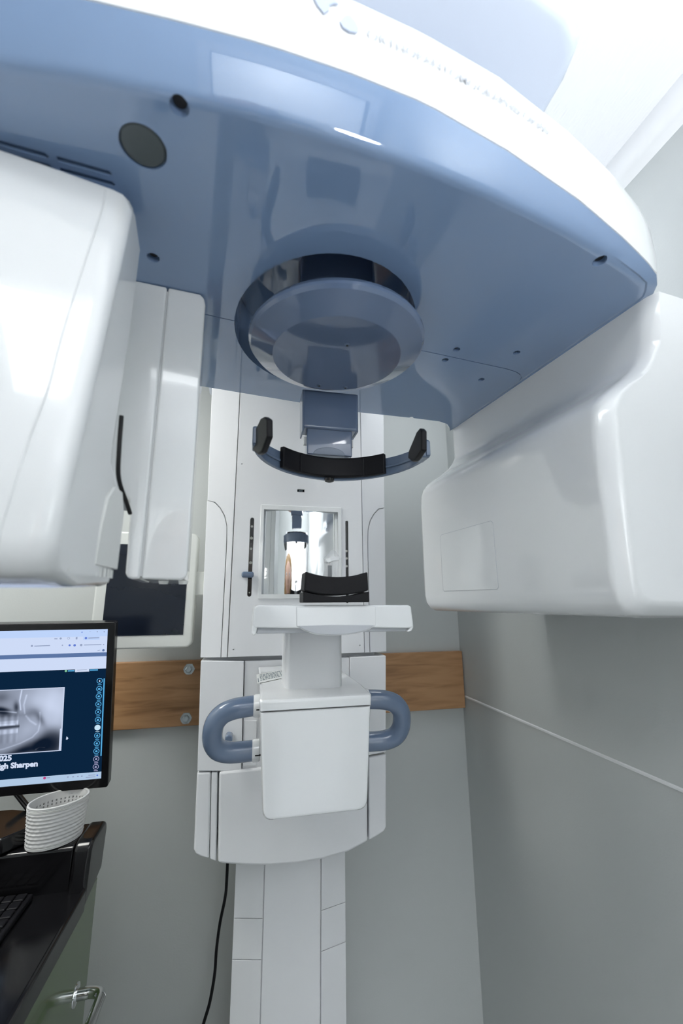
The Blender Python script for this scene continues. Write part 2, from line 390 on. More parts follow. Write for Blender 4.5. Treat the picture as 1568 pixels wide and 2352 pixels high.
# lower carriage panels
def pxp(name, pts, y, d, m, parent, bevel=.0015): return xz(name, P2(pts, y), y, y+d, m, parent, bevel)
pxp('lower_panel', [(461, 1518), (560, 1518.5), (554, 1771), (453, 1771)], 1.10, .2, M['white2'], car)
pxp('lower_panel', [(804, 1509.5), (886, 1506), (886, 1727), (846, 1735), (802, 1745)], 1.10, .2, M['white2'], car)
cpan = pxp('lower_panel', [(562, 1518.5), (802, 1510), (801, 1742), (556, 1770)], 1.106, .2, M['white2'], car)
pxp('lower_panel', [(560.5, 1655), (590, 1655), (588, 1760), (557, 1760)], 1.104, .004, M['white2'], cpan)
# bottom cover: three pieces with rounded lower edge
pxp('bottom_cover', [(452, 1775), (484, 1774), (480, 1973), (462, 1969), (449, 1962), (444.5, 1952)], 1.10, .22, M['white2'], car, .004)
pxp('bottom_cover', [(485, 1774), (499.5, 1774), (496, 1979), (481, 1974)], 1.102, .2, M['white2'], car, .003)
cb = [(503, 1774), (843.5, 1740), (844.5, 1933), (800, 1957), (740, 1974), (680, 1984), (620, 1988.5), (560, 1988), (515, 1985), (500, 1982)]
pxp('bottom_cover', cb, 1.096, .22, M['white2'], car, .005)
pxp('bottom_cover', [(846.5, 1740), (887, 1732), (887, 1900), (882, 1910), (860, 1924), (847, 1931)], 1.10, .22, M['white2'], car, .004)
# small blue sliding knobs
kb = at(570, 1320, Y=1.085)
box('slider_knob', kb.x-.0165, kb.x+.0135, 1.078, 1.098, kb.z-.0075, kb.z+.0075, M['bluegrey'], car, .005)
k2 = at(525, 1703, Y=1.08)
xz('slider_knob', P2([(514, 1714), (517, 1692), (523, 1688), (533, 1690), (534, 1695), (531, 1716)], 1.07), 1.07, 1.099, M['bluegrey'], car, .003)

# ---- patient support box, upright arm, shelf
YX = .77
fx = P2([(597, 1890), (597, 1608)], YX); 
def support_box(lid):
    c = .1225; bm = bmesh.new(); rings = []
    for y, ins in ((.770, .006), (.7718, .0022), (.776, 0), (.83, 0), (.98, 0), (1.10, 0)):
        t = (y-.77)/.33
        hw = .1-.005*min(1, t*3); zb = 1.156-.038*t; zt = 1.3395+(.0065*min(1, t*5)); z1 = zl_box
        wid = lambda z: hw*(.985-(1.3395-z)/(1.3395-1.166)*.10)
        if lid: P = [(c-wid(zt)-.0008+ins, zt-ins, .006), (c+wid(zt)+.0008-ins, zt-ins, .006), (c+wid(z1)+.0008-ins, z1+.0012+ins*.3, .001), (c-wid(z1)-.0008+ins, z1+.0012+ins*.3, .001)]
        else: P = [(c-wid(z1)+ins, z1-ins*.3, .001), (c+wid(z1)-ins, z1-ins*.3, .001), (c+wid(zb)-ins, zb+ins, .016), (c-wid(zb)+ins, zb+ins, .016)]
        out = []
        for i in range(4):
            p = Vector(P[i][:2]); a = Vector(P[i-1][:2]); b = Vector(P[(i+1) % 4][:2]); rr = P[i][2]
            pa = p + (a-p).normalized()*rr; pb = p + (b-p).normalized()*rr
            for q_ in range(6):
                t_ = q_/5; out.append(pa*(1-t_)**2 + p*2*t_*(1-t_) + pb*t_*t_)
        yy = y-(.0015 if lid and y < .8 else 0)
        rings.append([bm.verts.new((o_.x, yy, o_.y)) for o_ in out])
    n = len(rings[0])
    for a, b in zip(rings, rings[1:]):
        for i in range(n): bm.faces.new((a[i], a[(i+1) % n], b[(i+1) % n], b[i]))
    bm.faces.new(rings[0]); bm.faces.new(rings[-1][::-1])
    return mesh_from(bm)
zl_box = at(720, 1630, Y=YX).z
zl = at(720, 1630, Y=YX).z
sb = link('support_box', support_box(False), M['white'], mc)
link('box_lid', support_box(True), M['white'], sb)
# warning label on top of the box, left of the arm
lb = thing('printed_label', (.05, .95, 1.346), 'small white adhesive label with grey printed lines on top of the support box', 'label')
lz = 1.3464
LBL = link('label_sheet', mesh_from(prism_bm([(.022, .88, lz), (.0775, .93, lz), (.0775, 1.035, lz), (.022, .985, lz)], [(.022, .88, lz+.0003), (.0775, .93, lz+.0003), (.0775, 1.035, lz+.0003), (.022, .985, lz+.0003)])), M['white3'], lb)
def lblpt(a, b): return Vector((.022+.0555*a, .88+.05*a+.105*b, lz+.0005))
bm = bmesh.new(); random.seed(3)
for r_ in range(5):
    a = .12
    while a < .84:
        L = random.uniform(.04, .11); b0 = .2+r_*.15
        prism_bm([lblpt(a, b0), lblpt(a+L, b0), lblpt(a+L, b0+.07), lblpt(a, b0+.07)], [lblpt(a, b0)+Vector((0, 0, .0002)), lblpt(a+L, b0)+Vector((0, 0, .0002)), lblpt(a+L, b0+.07)+Vector((0, 0, .0002)), lblpt(a, b0+.07)+Vector((0, 0, .0002))], bm)
        a += L+.03
for a, b0, b1 in ((.03, .1, .5), (.93, .1, .9)):
    prism_bm([lblpt(a, b0), lblpt(a+.03, b0), lblpt(a+.03, b1), lblpt(a, b1)], [lblpt(a, b0)+Vector((0, 0, .0002)), lblpt(a+.03, b0)+Vector((0, 0, .0002)), lblpt(a+.03, b1)+Vector((0, 0, .0002)), lblpt(a, b1)+Vector((0, 0, .0002))], bm)
link('printed_lines', mesh_from(bm), M['ink'], lb, wn=False)

# upright arm
arx = P2([(657, 1460), (787, 1460)], .815)
arm = xy('support_arm', [(arx[0][0], .828), (arx[0][0]+.006, .819), (arx[0][0]+.03, .816), (arx[1][0]-.02, .815), (arx[1][0]-.004, .818), (arx[1][0], .828), (arx[1][0], .905), (arx[0][0], .905)], 1.30, 1.462, M['white2'], mc, .003)
# chin shelf
YS = .665
top = P2([(592, 1389.5), (937, 1389.5), (944, 1393), (949, 1432), (948, 1441), (940, 1443), (860, 1442), (690, 1444), (584, 1442), (580, 1436), (583, 1396)], YS)
sh = xz('chin_shelf', top, YS, YS+.20, M['white'], mc, .0035, seg=4)
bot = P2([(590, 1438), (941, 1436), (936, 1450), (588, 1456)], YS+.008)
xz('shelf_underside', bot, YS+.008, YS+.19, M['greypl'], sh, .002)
for pts in ([(583, 1432), (592, 1436), (590, 1445), (587.5, 1457), (582, 1460), (577.5, 1455), (578, 1440)], [(940, 1432), (948.5, 1430), (949, 1442), (945, 1449), (937, 1452), (934, 1450), (941, 1444)]):
    xz('shelf_lip', P2(pts, YS+.001), YS+.001, YS+.19, M['white'], sh, .0015)
cen = P2([(680.5, 1394), (862, 1393), (863, 1436), (848, 1447), (820, 1455), (790, 1459), (750, 1460), (720, 1457), (697, 1448), (681, 1438)], YS-.0018)
xz('shelf_center', cen, YS-.0018, YS+.05, M['white'], sh, .0012)
cen2 = P2([(684, 1438), (760, 1435.5), (860, 1436), (845, 1446.5), (818, 1453.5), (790, 1457), (750, 1458), (722, 1455), (700, 1447.5)], YS-.0028)
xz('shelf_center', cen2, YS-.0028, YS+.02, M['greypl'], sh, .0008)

# chin rest (black) with concave top
YCR = .655
def curve_pts(x0, x1, z_end, dip, n=14): return [(x0+(x1-x0)*i/n, z_end - dip*(1-((2*i/n-1)**2))) for i in range(n+1)]
cr = xz('chin_rest', [(.0815, 1.4995), (.1875, 1.4995)] + curve_pts(.1875, .0815, 1.5165, .0075), YCR, YCR+.05, M['black'], mc, .0015)
tp = curve_pts(.0845, .1855, 1.5475, .0085)
bt = curve_pts(.0825, .1865, 1.5178, .0075)
crt = xz('chin_cushion', bt + tp[::-1], YCR, YCR+.048, M['black'], cr, .0025, seg=4)
# bite post
bp = thing('bite_stick', (.137, .705, 1.50), 'small white bite piece on a dark post behind the black chin rest', 'bite piece')
tube('post', [at(757, 1345, Y=.70), at(757, 1299, Y=.70)], .0036, M['lens'], bp, n=14)
tube('rod', [at(758, 1300, Y=.70), at(758, 1288, Y=.70)], .0013, M['steel'], bp, n=10)
xz('bite_block', P2([(748, 1283), (761, 1279), (778, 1278.5), (779, 1287), (765, 1289), (754, 1293), (748, 1290)], .693), .693, .712, M['white'], bp, .0012)
# clear sleeve over it: crumpled bag
bm = bmesh.new(); random.seed(5); rings = []
lv = [(1344, 744, 775), (1325, 742, 776), (1308, 743, 777), (1295, 745, 780), (1283, 744, 782), (1275, 750, 778), (1268, 757, 772), (1263, 762, 767)]
for v, a, b in lv:
    pa = at(a, v, Y=.703); pb = at(b, v, Y=.703); c_ = (pa+pb)/2; hw = (pb.x-pa.x)/2; ring = []
    for k in range(18):
        t = 2*PI*k/18; j = 1+random.uniform(-.12, .12)
        ring.append(bm.verts.new((c_.x+hw*math.cos(t)*j, c_.y+min(.012, hw)*math.sin(t)*j, c_.z)))
    rings.append(ring)
for a, b in zip(rings, rings[1:]):
    for k in range(18): bm.faces.new((a[k], a[(k+1) % 18], b[(k+1) % 18], b[k]))
bm.faces.new(rings[-1])
tag(link('plastic_sleeve', mesh_from(bm), M['film'], sharp=15, wn=False), 'crumpled clear plastic sleeve pulled over the bite piece', 'plastic sleeve')

# ---- handles
def handle(side):
    ax = .1235
    cl = [(583, 1621, .835), (560, 1624, .833), (535, 1629, .832), (511, 1640, .833), (494, 1660, .836), (488, 1685, .842), (490, 1706, .848), (502, 1722, .853), (525, 1728, .857), (552, 1727, .86), (580, 1724, .862)]
    pts = [at(u, v, Y=y) for u, v, y in cl]
    if side > 0: pts = [Vector((2*ax-p.x, p.y, p.z)) for p in pts]
    h = tube('handle', catmull(pts, 6), .0178, M['bluegrey'], mc, n=24)
    s = side
    p0, p1 = pts[0], pts[-1]
    for p, r, y in ((p0, .0185, 0), (p1, .018, 0)):
        xa = p.x - s*.002; xb = p.x - s*.013
        lathe('collar', [(0, 0), (r, 0), (r+.001, .003), (r+.001, .012), (r-.001, .014), (0, .014)], (xa + s*.003, p.y, p.z), M['white'], h, n=32, axis=(-s, 0, 0))
        tube('split_line', [Vector((xa-s*.002, p.y-r*.98, p.z-.003)), Vector((xa-s*.012, p.y-r*.98, p.z-.003))], .0017, M['dark'], h, n=8)
    return h
handle(-1); handle(1)

# ---- temple support, stem and disc
YT = .70
def stem(name, x0, x1, y0, y1, z0, z1, bev, parent):
    return xz(name, [(x0, z0), (x1, z0), (x1+.0005, z1), (x0-.0005, z1)], y0, y1, M['blue2'], parent, bev, seg=4)
disc = lathe('hub_disc', [(0, 1.8665), (.097, 1.8665), (.0985, 1.8668), (.121, 1.8775), (.130, 1.8815), (.1335, 1.886), (.134, 1.890), (.131, 1.896), (.10, 1.90), (0, 1.90)], (.118, .567, 0), M['blue2'], mc, sharp=20)
for u, v in ((797, 792), (733, 885), (793, 890)):
    p = at(u, v, Z=1.8665); sc = lathe('screw', [(0, 0), (.0042, 0), (.0042, .0010), (.0030, .0016), (0, .0016)], (p.x, p.y, 1.8668), M['bluegrey'], disc, n=20, axis=(0, 0, -1))
    lathe('socket', [(0, 0), (.0019, 0), (.0019, .0004), (0, .0004)], (p.x, p.y, 1.8652), M['dark'], sc, n=6, axis=(0, 0, -1))
st1 = stem('stem', .0822, .1835, .694, .735, 1.806, 1.880, .004, mc)
xz('stem_rib', [(.0815, 1.800), (.0845, 1.800), (.0845, 1.88), (.0808, 1.88)], .697, .737, M['bluegrey'], st1, .001)
xz('stem_rib', [(.1800, 1.805), (.1845, 1.805), (.1850, 1.88), (.1815, 1.88)], .697, .737, M['bluegrey'], st1, .001)
st2 = stem('stem_extension', .0905, .1735, .701, .73, 1.758, 1.808, .0025, mc)
arc = [(.131+.029*math.cos(a), 1.7585+.0145*math.sin(a)) for a in np.linspace(0, PI, 18)]
xz('stem_cap', arc, .6995, .712, M['bluegrey'], st2, .0008)
for x in (.0885, .1755): box('stem_clip', x-.0025, x+.0025, .71, .72, 1.780, 1.794, M['white3'], st2, .001)
# arc band: curved plan, swept
CXT, CYT, AT, BT = .1335, .585, .130, .118
def arcpt(a, off=0): return Vector((CXT+(AT+off)*math.sin(a), CYT+(BT+off)*math.cos(a), 0))
def arcband(name, a0, a1, off0, off1, zlo, zhi, m, parent, n=40, bevel=.001):
    bm = bmesh.new(); rings = []
    for i in range(n+1):
        a = a0+(a1-a0)*i/n; p, q_ = arcpt(a, off0), arcpt(a, off1); zl_, zh_ = zlo(a), zhi(a)
        rings.append([bm.verts.new(x) for x in ((p.x, p.y, zl_), (q_.x, q_.y, zl_), (q_.x, q_.y, zh_), (p.x, p.y, zh_))])
    for a, b in zip(rings, rings[1:]):
        for k in range(4): bm.faces.new((a[k], a[(k+1) % 4], b[(k+1) % 4], b[k]))
    bm.faces.new(rings[0]); bm.faces.new(rings[-1][::-1])
    return link(name, mesh_from(bm), m, parent, bevel=bevel, seg=2)
hs = arcband('head_support', -1.62, 1.62, 0, .007, lambda a: 1.7125+.006*abs(a)**1.4, lambda a: 1.747+.001*abs(a), M['bluegrey'], mc)
arcband('support_rail', -1.55, 1.55, -.003, 0, lambda a: 1.7265+.003*abs(a), lambda a: 1.7305+.003*abs(a), M['bluegrey'], hs, bevel=.0008)
ff = arcband('forehead_pad', -.80, .80, -.0095, -.001, lambda a: 1.7155+.0035*abs(a), lambda a: 1.7545-.003*math.cos(a*1.9), M['black'], hs, bevel=.0015)
arcband('forehead_pad_center', -.50, .50, -.0125, -.008, lambda a: 1.7165, lambda a: 1.7495, M['black'], ff, bevel=.002)
lathe('knob', [(0, 0), (.009, 0), (.008, .0045), (.004, .006), (0, .006)], (.131, .70, 1.7135), M['blackgl'], hs, n=20, axis=(0, 0, -1))
def pad(side):
    # outline of the pad plate in its own plane (s = along, z up)
    if side < 0: P = [(593, 1036), (597, 992), (612, 963), (620, 959), (627, 964), (627.5, 1005), (614, 1040), (605, 1046)]; ya, yb = .60, .52
    else: P = [(967.5, 988), (963, 983), (956, 992), (938, 1035), (936, 1052), (945, 1060), (952, 1057), (967.5, 1034)]; ya, yb = .53, .60
    us = [p[0] for p in P]; u0, u1 = min(us), max(us)
    pts = []
    for u, v in P:
        t = (u-u0)/(u1-u0); y = ya+(yb-ya)*t if side < 0 else yb+(ya-yb)*t
        pts.append(at(u, v, Y=y))
    n_ = (pts[2]-pts[0]).cross(pts[4]-pts[0]).normalized()
    if n_.x*side < 0: n_ = -n_
    o = prism('temple_pad', pts, [p+n_*.0085 for p in pts], M['black'], hs, .0022, seg=3)
    return o
pad(-1); pad(1)
for s in (-1, 1):
    e = arcpt(1.5*s)
    box('pad_mount', e.x-.008, e.x+.008, e.y-.012, e.y+.018, 1.722, 1.752, M['bluegrey'], hs, .003)

# ---- rotating arm (its own frame turned by 6 degrees)
Z0 = 1.93
FU = [-.60, -.50, -.43, -.358, -.293, -.225, -.152, -.079, .003, .101, .214, .30, .36, .393]
FV = [-.165, -.193, -.209, -.224, -.236, -.245, -.253, -.257, -.2575, -.254, -.243, -.229, -.217, -.208]
def vf(u): return float(np.interp(u, FU, FV))
fu = list(np.linspace(-.60, .385, 46)); front = [(u, vf(u)) for u in fu]
corner = [(.397, -.200), (.406, -.190), (.41, -.176)]
right = [(.41, v) for v in np.linspace(-.13, .25, 8)]
rear = [(.41, .285), (.409, .319), (.398, .303), (.380, .285), (.352, .2765), (.28, .279), (.143, .289), (.007, .283), (-.198, .274), (-.40, .262), (-.60, .25)]
outl = front + corner + right + rear
NF = len(front); NFC = NF+len(corner)
def nrm2(i):
    a = Vector(outl[i-1]); b = Vector(outl[(i+1) % len(outl)]); t = (b-a).normalized(); return Vector((t.y, -t.x))
N2 = [nrm2(i) for i in range(len(outl))]
def offw(i):
    if i < NF: return .022 if outl[i][0] < 0 else .022 - .010*(outl[i][0]/.39)
    if i < NFC: return .014
    return .016 if i < NFC+9 else .004
def zw(i):
    if i < NF: u = outl[i][0]; return float(np.interp(u, [-.6, 0, .19, .33, .39], [1.974, 1.974, 1.958, 1.944, 1.936]))
    if i < NFC: return 1.934
    return 1.9335 if i < NFC+9 else 1.936
def ring(bm, off, zf):
    r = []
    for i, (u, v) in enumerate(outl):
        o_ = off(i); p = Vector((u, v)) + N2[i]*o_
        r.append(bm.verts.new(R(p.x, p.y, zf(i))))
    return r
def loft(rings, bm):
    n = len(rings[0])
    for a, b in zip(rings, rings[1:]):
        for i in range(n): bm.faces.new((a[i], a[(i+1) % n], b[(i+1) % n], b[i]))
    bm.faces.new(rings[0]); bm.faces.new(rings[-1][::-1])
bm = bmesh.new()
mixf = lambda f: (lambda i: offw(i)*f)
rin = lambda f: (lambda i: -f if i < NFC+7 else -f*.12)
rs = [ring(bm, rin(.009), lambda i: Z0), ring(bm, rin(.0045), lambda i: Z0+.0004), ring(bm, rin(.001), lambda i: Z0+.0018 if i >= NF else Z0+.0022),
      ring(bm, mixf(.10), lambda i: Z0+(zw(i)-Z0)*.16), ring(bm, mixf(.55), lambda i: Z0+(zw(i)-Z0)*.55), ring(bm, mixf(1), zw), ring(bm, lambda i: offw(i)-.004, lambda i: zw(i)+.002)]
loft(rs, bm)
arm_cover = link('rotating_arm_cover', mesh_from(bm), M['blue'], mc, sharp=40, wn=False)
cuts = []
HO = [R(-.010+.143*math.cos(t), .036+.166*math.sin(t), 0) for t in np.linspace(0, 2*PI, 64, endpoint=False)]
cuts.append(([(p.x, p.y, Z0-.02) for p in HO], [(p.x, p.y, Z0+.0385) for p in HO]))
holes = [(412, 245, .0085), (352, 592, .0075), (1377, 600, .0085), (1048, 803, .0062), (1186, 810, .0062), (1022, 827, .006), (1105, 872, .006), (945, 960, .006)]
for u, v, r in holes:
    p = at(u, v, Z=Z0); cuts.append(circ((p.x, p.y, Z0), r, (0, 0, 1), -.01, .0075 if r > .007 else .006, 24))
cuts.append(circ(R(-.256, -.188, Z0), .0215, (0, 0, 1), -.01, .004, 40))
for k, v in enumerate((-.1500, -.1385, -.1265)):
    for u0, u1 in ((-.338, -.289+.001*k), (-.56, -.3445)):
        pts = [R(u0, v-.0028, 0), R(u1-.003, v-.0028, 0), R(u1, v, 0), R(u1-.003, v+.0028, 0), R(u0, v+.0028, 0)]
        cuts.append(([(p.x, p.y, Z0-.01) for p in pts], [(p.x, p.y, Z0+.008) for p in pts]))
# seam between the two underside covers
sm = [(.09, .030), (.183, .0265), (.348, .030), (.372, .033), (.388, .039), (.397, .047), (.402, .058)]
def seamcut(pts, wd=.0009):
    L = [R(u, v-wd, 0) for u, v in pts] + [R(u, v+wd, 0) for u, v in pts[::-1]]
    return ([(p.x, p.y, Z0-.01) for p in L], [(p.x, p.y, Z0+.0025) for p in L])
cuts.append(seamcut(sm)); cuts.append(seamcut([(-.40, .04), (-.196, .044), (-.13, .047)]))
cut(arm_cover, cuts)
for p in arm_cover.data.polygons:
    if p.normal.z < -.9995: p.use_smooth = False
arm_cover.modifiers.clear()
if 'custom_normal' in arm_cover.data.attributes: arm_cover.data.attributes.remove(arm_cover.data.attributes['custom_normal'])
bm = bmesh.new(); WR = []
for rr_, z in ((0, 1.9312), (0, 2.02), (.006, 2.02), (.006, 1.9312)):
    WR.append([bm.verts.new(R(-.010+(.143+rr_)*math.cos(t), .036+(.166+rr_)*math.sin(t), z)) for t in np.linspace(0, 2*PI, 96, endpoint=False)])
for a_, b_ in zip(WR, WR[1:]+WR[:1]):
    for k in range(96): bm.faces.new((a_[k], a_[(k+1) % 96], b_[(k+1) % 96], b_[k]))
bm.faces.new([bm.verts.new(v_.co) for v_ in WR[1]])
link('hub_well', mesh_from(bm), M['blue'], arm_cover, sharp=40)
lathe('round_window', [(0, 0), (.0185, 0), (.0205, .0015), (.0205, .003), (0, .003)], R(-.256, -.188, Z0+.0005), M['lens'], arm_cover, n=48)
for u, v, r in holes:
    p = at(u, v, Z=Z0); lathe('screw', [(0, 0), (r*.75, 0), (r*.75, .001), (0, .001)], (p.x, p.y, Z0+.005 if r <= .007 else Z0+.0062), M['dark'], arm_cover, n=20)
lathe('hub', [(0, 1.899), (.062, 1.899), (.062, 2.021), (0, 2.021)], (.118, .567, 0), M['blue2'], mc, n=64)
# white housing above
bm = bmesh.new()
zt = lambda i: float(np.interp(outl[i][0], [-.6, .1, .3, .41], [2.078, 2.075, 2.055, 2.03]))
rs = [ring(bm, lambda i: offw(i)-.003, lambda i: zw(i)+.0008), ring(bm, lambda i: offw(i)+.0008, lambda i: zw(i)+.0012), ring(bm, lambda i: offw(i)+.003, lambda i: zw(i)*.75+zt(i)*.25),
      ring(bm, lambda i: offw(i)+.003, lambda i: zw(i)*.3+zt(i)*.7), ring(bm, lambda i: offw(i)+.000, lambda i: zt(i)-.006), ring(bm, lambda i: offw(i)-.006, lambda i: zt(i)),
      ring(bm, lambda i: offw(i)-.016, lambda i: zt(i)+.004), ring(bm, lambda i: offw(i)-.03, lambda i: zt(i)+.006)]
loft(rs, bm)
house = link('rotating_arm_housing', mesh_from(bm), M['white'], mc, sharp=50, wn=False)
HW = [R(-.010+.151*math.cos(t), .036+.174*math.sin(t), 0) for t in np.linspace(0, 2*PI, 64, endpoint=False)]
cut(house, [([(p.x, p.y, 1.91) for p in HW], [(p.x, p.y, 2.024) for p in HW])])
lathe('pivot', [(0, 2.07), (.12, 2.07), (.12, 2.18), (0, 2.18)], (.118, .567, 0), M['white2'], mc, n=64)

# writing on the housing
def band(s_u, z, off):                                        # point on the band's face
    i = np.interp(s_u, [o_[0] for o_ in outl[:NF]], range(NF)); k = int(i)
    base = Vector((s_u, vf(s_u))); n = N2[k]; o_ = .022 if s_u < 0 else .022-.010*(s_u/.39)
    p = base + n*(o_+.0031+off); return R(p.x, p.y, z)
def text_mesh(body, size, bold=0.0):
    cu = bpy.data.curves.new('t', 'FONT'); cu.body = body; cu.size = size; cu.offset = bold; cu.resolution_u = 3
    ob = bpy.data.objects.new('t', cu); C.objects.link(ob); dg = bpy.context.evaluated_depsgraph_get(); dg.update()
    me = bpy.data.meshes.new_from_object(ob.evaluated_get(dg)); bpy.data.objects.remove(ob, do_unlink=True); return me
me = text_mesh('ORTHOPANTOMOGRAPH\u00ae OP300', .0145, .0002)
xs = [v.co.x for v in me.vertices]; L = max(xs)
for v in me.vertices:
    u = -.060 + v.co.x/L*.228; z = 2.022 + v.co.y + .0*u; v.co = band(u, z, .0016)
bm = bmesh.new(); bm.from_mesh(me); me = mesh_from(bm)
tx = link('lettering', me, M['text'], house, wn=False)
lg1 = [(-.112, 2.047), (-.106, 2.052), (-.098, 2.054), (-.090, 2.052), (-.087, 2.048), (-.092, 2.046), (-.096, 2.042), (-.096, 2.036), (-.101, 2.029), (-.107, 2.036)]
lg2 = [(-.086, 2.026), (-.081, 2.036), (-.076, 2.039), (-.071, 2.034), (-.068, 2.026), (-.071, 2.020), (-.077, 2.018), (-.083, 2.020)]
for pl_ in (lg1, lg2):
    prism('emblem', [band(u, z, .0004) for u, z in pl_], [band(u, z, .0020) for u, z in pl_], M['logo'], house, wn=False)

# ---- detector / tube head at the right end
prof = [(.66, 1.9325), (.4115, 1.9325), (.4105, 1.90), (.410, 1.865), (.408, 1.850), (.402, 1.836), (.392, 1.823), (.375, 1.809), (.355, 1.794), (.338, 1.780), (.327, 1.766), (.3215, 1.750), (.3200, 1.725), (.320, 1.54),
        (.3205, 1.512), (.323, 1.497), (.330, 1.486), (.342, 1.480), (.36, 1.4775), (.66, 1.472)]
def head_right():
    bm = bmesh.new(); n = len(prof)
    def vback(u, z): return .318 if z > 1.85 else (.318 + (.345-.318)*min(1, (1.85-z)/.07) if z > 1.78 else .345)
    def vfront(u, z):
        return float(np.interp(z, [1.47, 1.70, 1.78, 1.86, 1.93], [-.168, -.168, -.176, -.192, -.203]))
    c0 = (.50, 1.70)
    rings = []
    for (t, ins) in ((0, 1), (.25, .62), (.6, .22), (1, 0)):
        r = []
        for u, z in prof:
            d = Vector((c0[0]-u, c0[1]-z)).normalized()*.026*ins
            uu, zz_ = u+max(0, d.x), z+(d.y if z < 1.6 else 0)
            r.append(bm.verts.new(R(uu, vfront(u, z)-(.0)+.026*t, zz_)))
        rings.append(r)
    for t, ins in ((1, 0), (.5, .15), (.15, .55), (0, 1)):
        r = []
        for u, z in prof:
            d = Vector((c0[0]-u, c0[1]-z)).normalized()*.02*ins
            uu, zz_ = u+max(0, d.x), z+(d.y if z < 1.6 else 0)
            r.append(bm.verts.new(R(uu, vback(u, z)-.02*t, zz_)))
        rings.append(r)
    for a, b in zip(rings, rings[1:]):
        for i in range(n): bm.faces.new((a[i], a[(i+1) % n], b[(i+1) % n], b[i]))
    bm.faces.new(rings[0]); bm.faces.new(rings[-1][::-1])
    return mesh_from(bm)
rh = link('tube_head', head_right(), M['white'], mc, sharp=50, wn=True)
# square access cover on its inner face
ac = [(.250, 1.6395), (.244, 1.6435), (.078, 1.6435), (.072, 1.6395), (.072, 1.524), (.076, 1.5205), (.246, 1.5215), (.250, 1.526)]
A = [R(.3205, v, z) for v, z in ac]; B = [R(.3193, v, z) for v, z in ac]
def scale_about(P, f):
    c = sum(P, Vector())/len(P); return [c+(p-c)*f for p in P]
o_ = prism('cover_seam', scale_about(A, 1.012), scale_about([R(.3197, v, z) for v, z in ac], 1.012), M['greypl'], rh)
prism('access_cover', A, B, M['white'], rh, .0006)

# ---- left end: large head in front, slim sensor behind
zp = [1.908, 1.90, 1.86, 1.828, 1.78, 1.726, 1.665, 1.627, 1.59, 1.552, 1.535, 1.524, 1.519]
vp = [-.153, -.155, -.157, -.160, -.165, -.170, -.177, -.182, -.187, -.190, -.188, -.181, -.172]
def head_left():
    bm = bmesh.new()
    def section(u, ins):
        P = []
        for z, v in zip(zp, vp): P.append((v+ins*.012, z+(ins*.008 if z < 1.54 else 0)-(ins*.008 if z > 1.88 else 0)))
        P += [(-.12+0*ins, 1.514+ins*.004), (-.055-ins*.006, 1.517+ins*.006), (-.043-ins*.012, 1.523+ins*.008), (-.036-ins*.014, 1.57), (-.033-ins*.014, 1.596), (-.036-ins*.014, 1.606), (-.058-ins*.008, 1.622), (-.082-ins*.010, 1.640), (-.084-ins*.010, 1.66), (-.078-ins*.010, 1.80), (-.080-ins*.010, 1.905-ins*.006), (-.088, 1.910-ins*.01), (-.132, 1.912-ins*.008)]
        def sk(u, v, z):
            t = max(0, min(1, (1.90-z)/.37)); wv_ = max(0, min(1, (-.07-v)/.06)); zt_ = max(0, (-u-.285))*.12 if z > 1.885 else 0
            return R(u - .016*t*wv_, v, z+min(.014, zt_))
        return [bm.verts.new(sk(u, v, z)) for v, z in P]
    rs = [section(-.62, 0), section(-.42, 0), section(-.34, 0), section(-.286, 0), section(-.2775, .12), section(-.2715, .42), section(-.2685, .8), section(-.268, 1.05)]
    n = len(rs[0])
    for a, b in zip(rs, rs[1:]):
        for i in range(n): bm.faces.new((a[i], a[(i+1) % n], b[(i+1) % n], b[i]))
    bm.faces.new(rs[0]); bm.faces.new(rs[-1][::-1]); return mesh_from(bm)
lh = link('detector_head', head_left(), M['white'], mc, sharp=50, wn=True)
prism('head_mount', [R(u, v, 1.90) for u, v in ((-.60, -.13), (-.285, -.13), (-.285, -.09), (-.60, -.09))], [R(u, v, 1.931) for u, v in ((-.60, -.13), (-.285, -.13), (-.285, -.09), (-.60, -.09))], M['blue'], lh)
# vertical seam line on its front
seam = [(-.292, 1.905), (-.292, 1.883), (-.2966, 1.834), (-.305, 1.73), (-.307, 1.675), (-.312, 1.63), (-.3175, 1.56), (-.3182, 1.532)]
sp = [R(u, float(np.interp(z, zp[::-1], vp[::-1]))-.0006, z) for u, z in seam]
tube('seam_strip', catmull(sp, 4), .0007, M['white'], lh, n=8)
# side plate, vent ribs and dark gap on its lower rear part
def skw(v, z, e=0): return R(-.2678 + e - .016*max(0, min(1, (1.90-z)/.37))*max(0, min(1, (-.07-v)/.06)), v, z)
spl = ((-.056, 1.536), (-.044, 1.536), (-.040, 1.60), (-.060, 1.618), (-.083, 1.618), (-.095, 1.603), (-.101, 1.575), (-.104, 1.536))
prism('side_plate', [skw(v, z) for v, z in spl], [skw(v, z, .0036) for v, z in spl], M['white3'], lh, .0008)
for k in range(13):
    v = -.150+.0078*k
    tube('vent_rib', [skw(v, 1.526, .001), skw(v-.001, 1.5345, .0012)], .0009, M['white3'], lh, n=6)
# dark tube in place of the shade in the gap between the heads
tube('gap_shade', catmull([R(-.271, -.074, 1.70), R(-.270, -.072, 1.66), R(-.269, -.062, 1.632), R(-.264, -.028, 1.612), R(-.262, -.015, 1.604)], 5), .0024, M['dark'], lh, n=12)
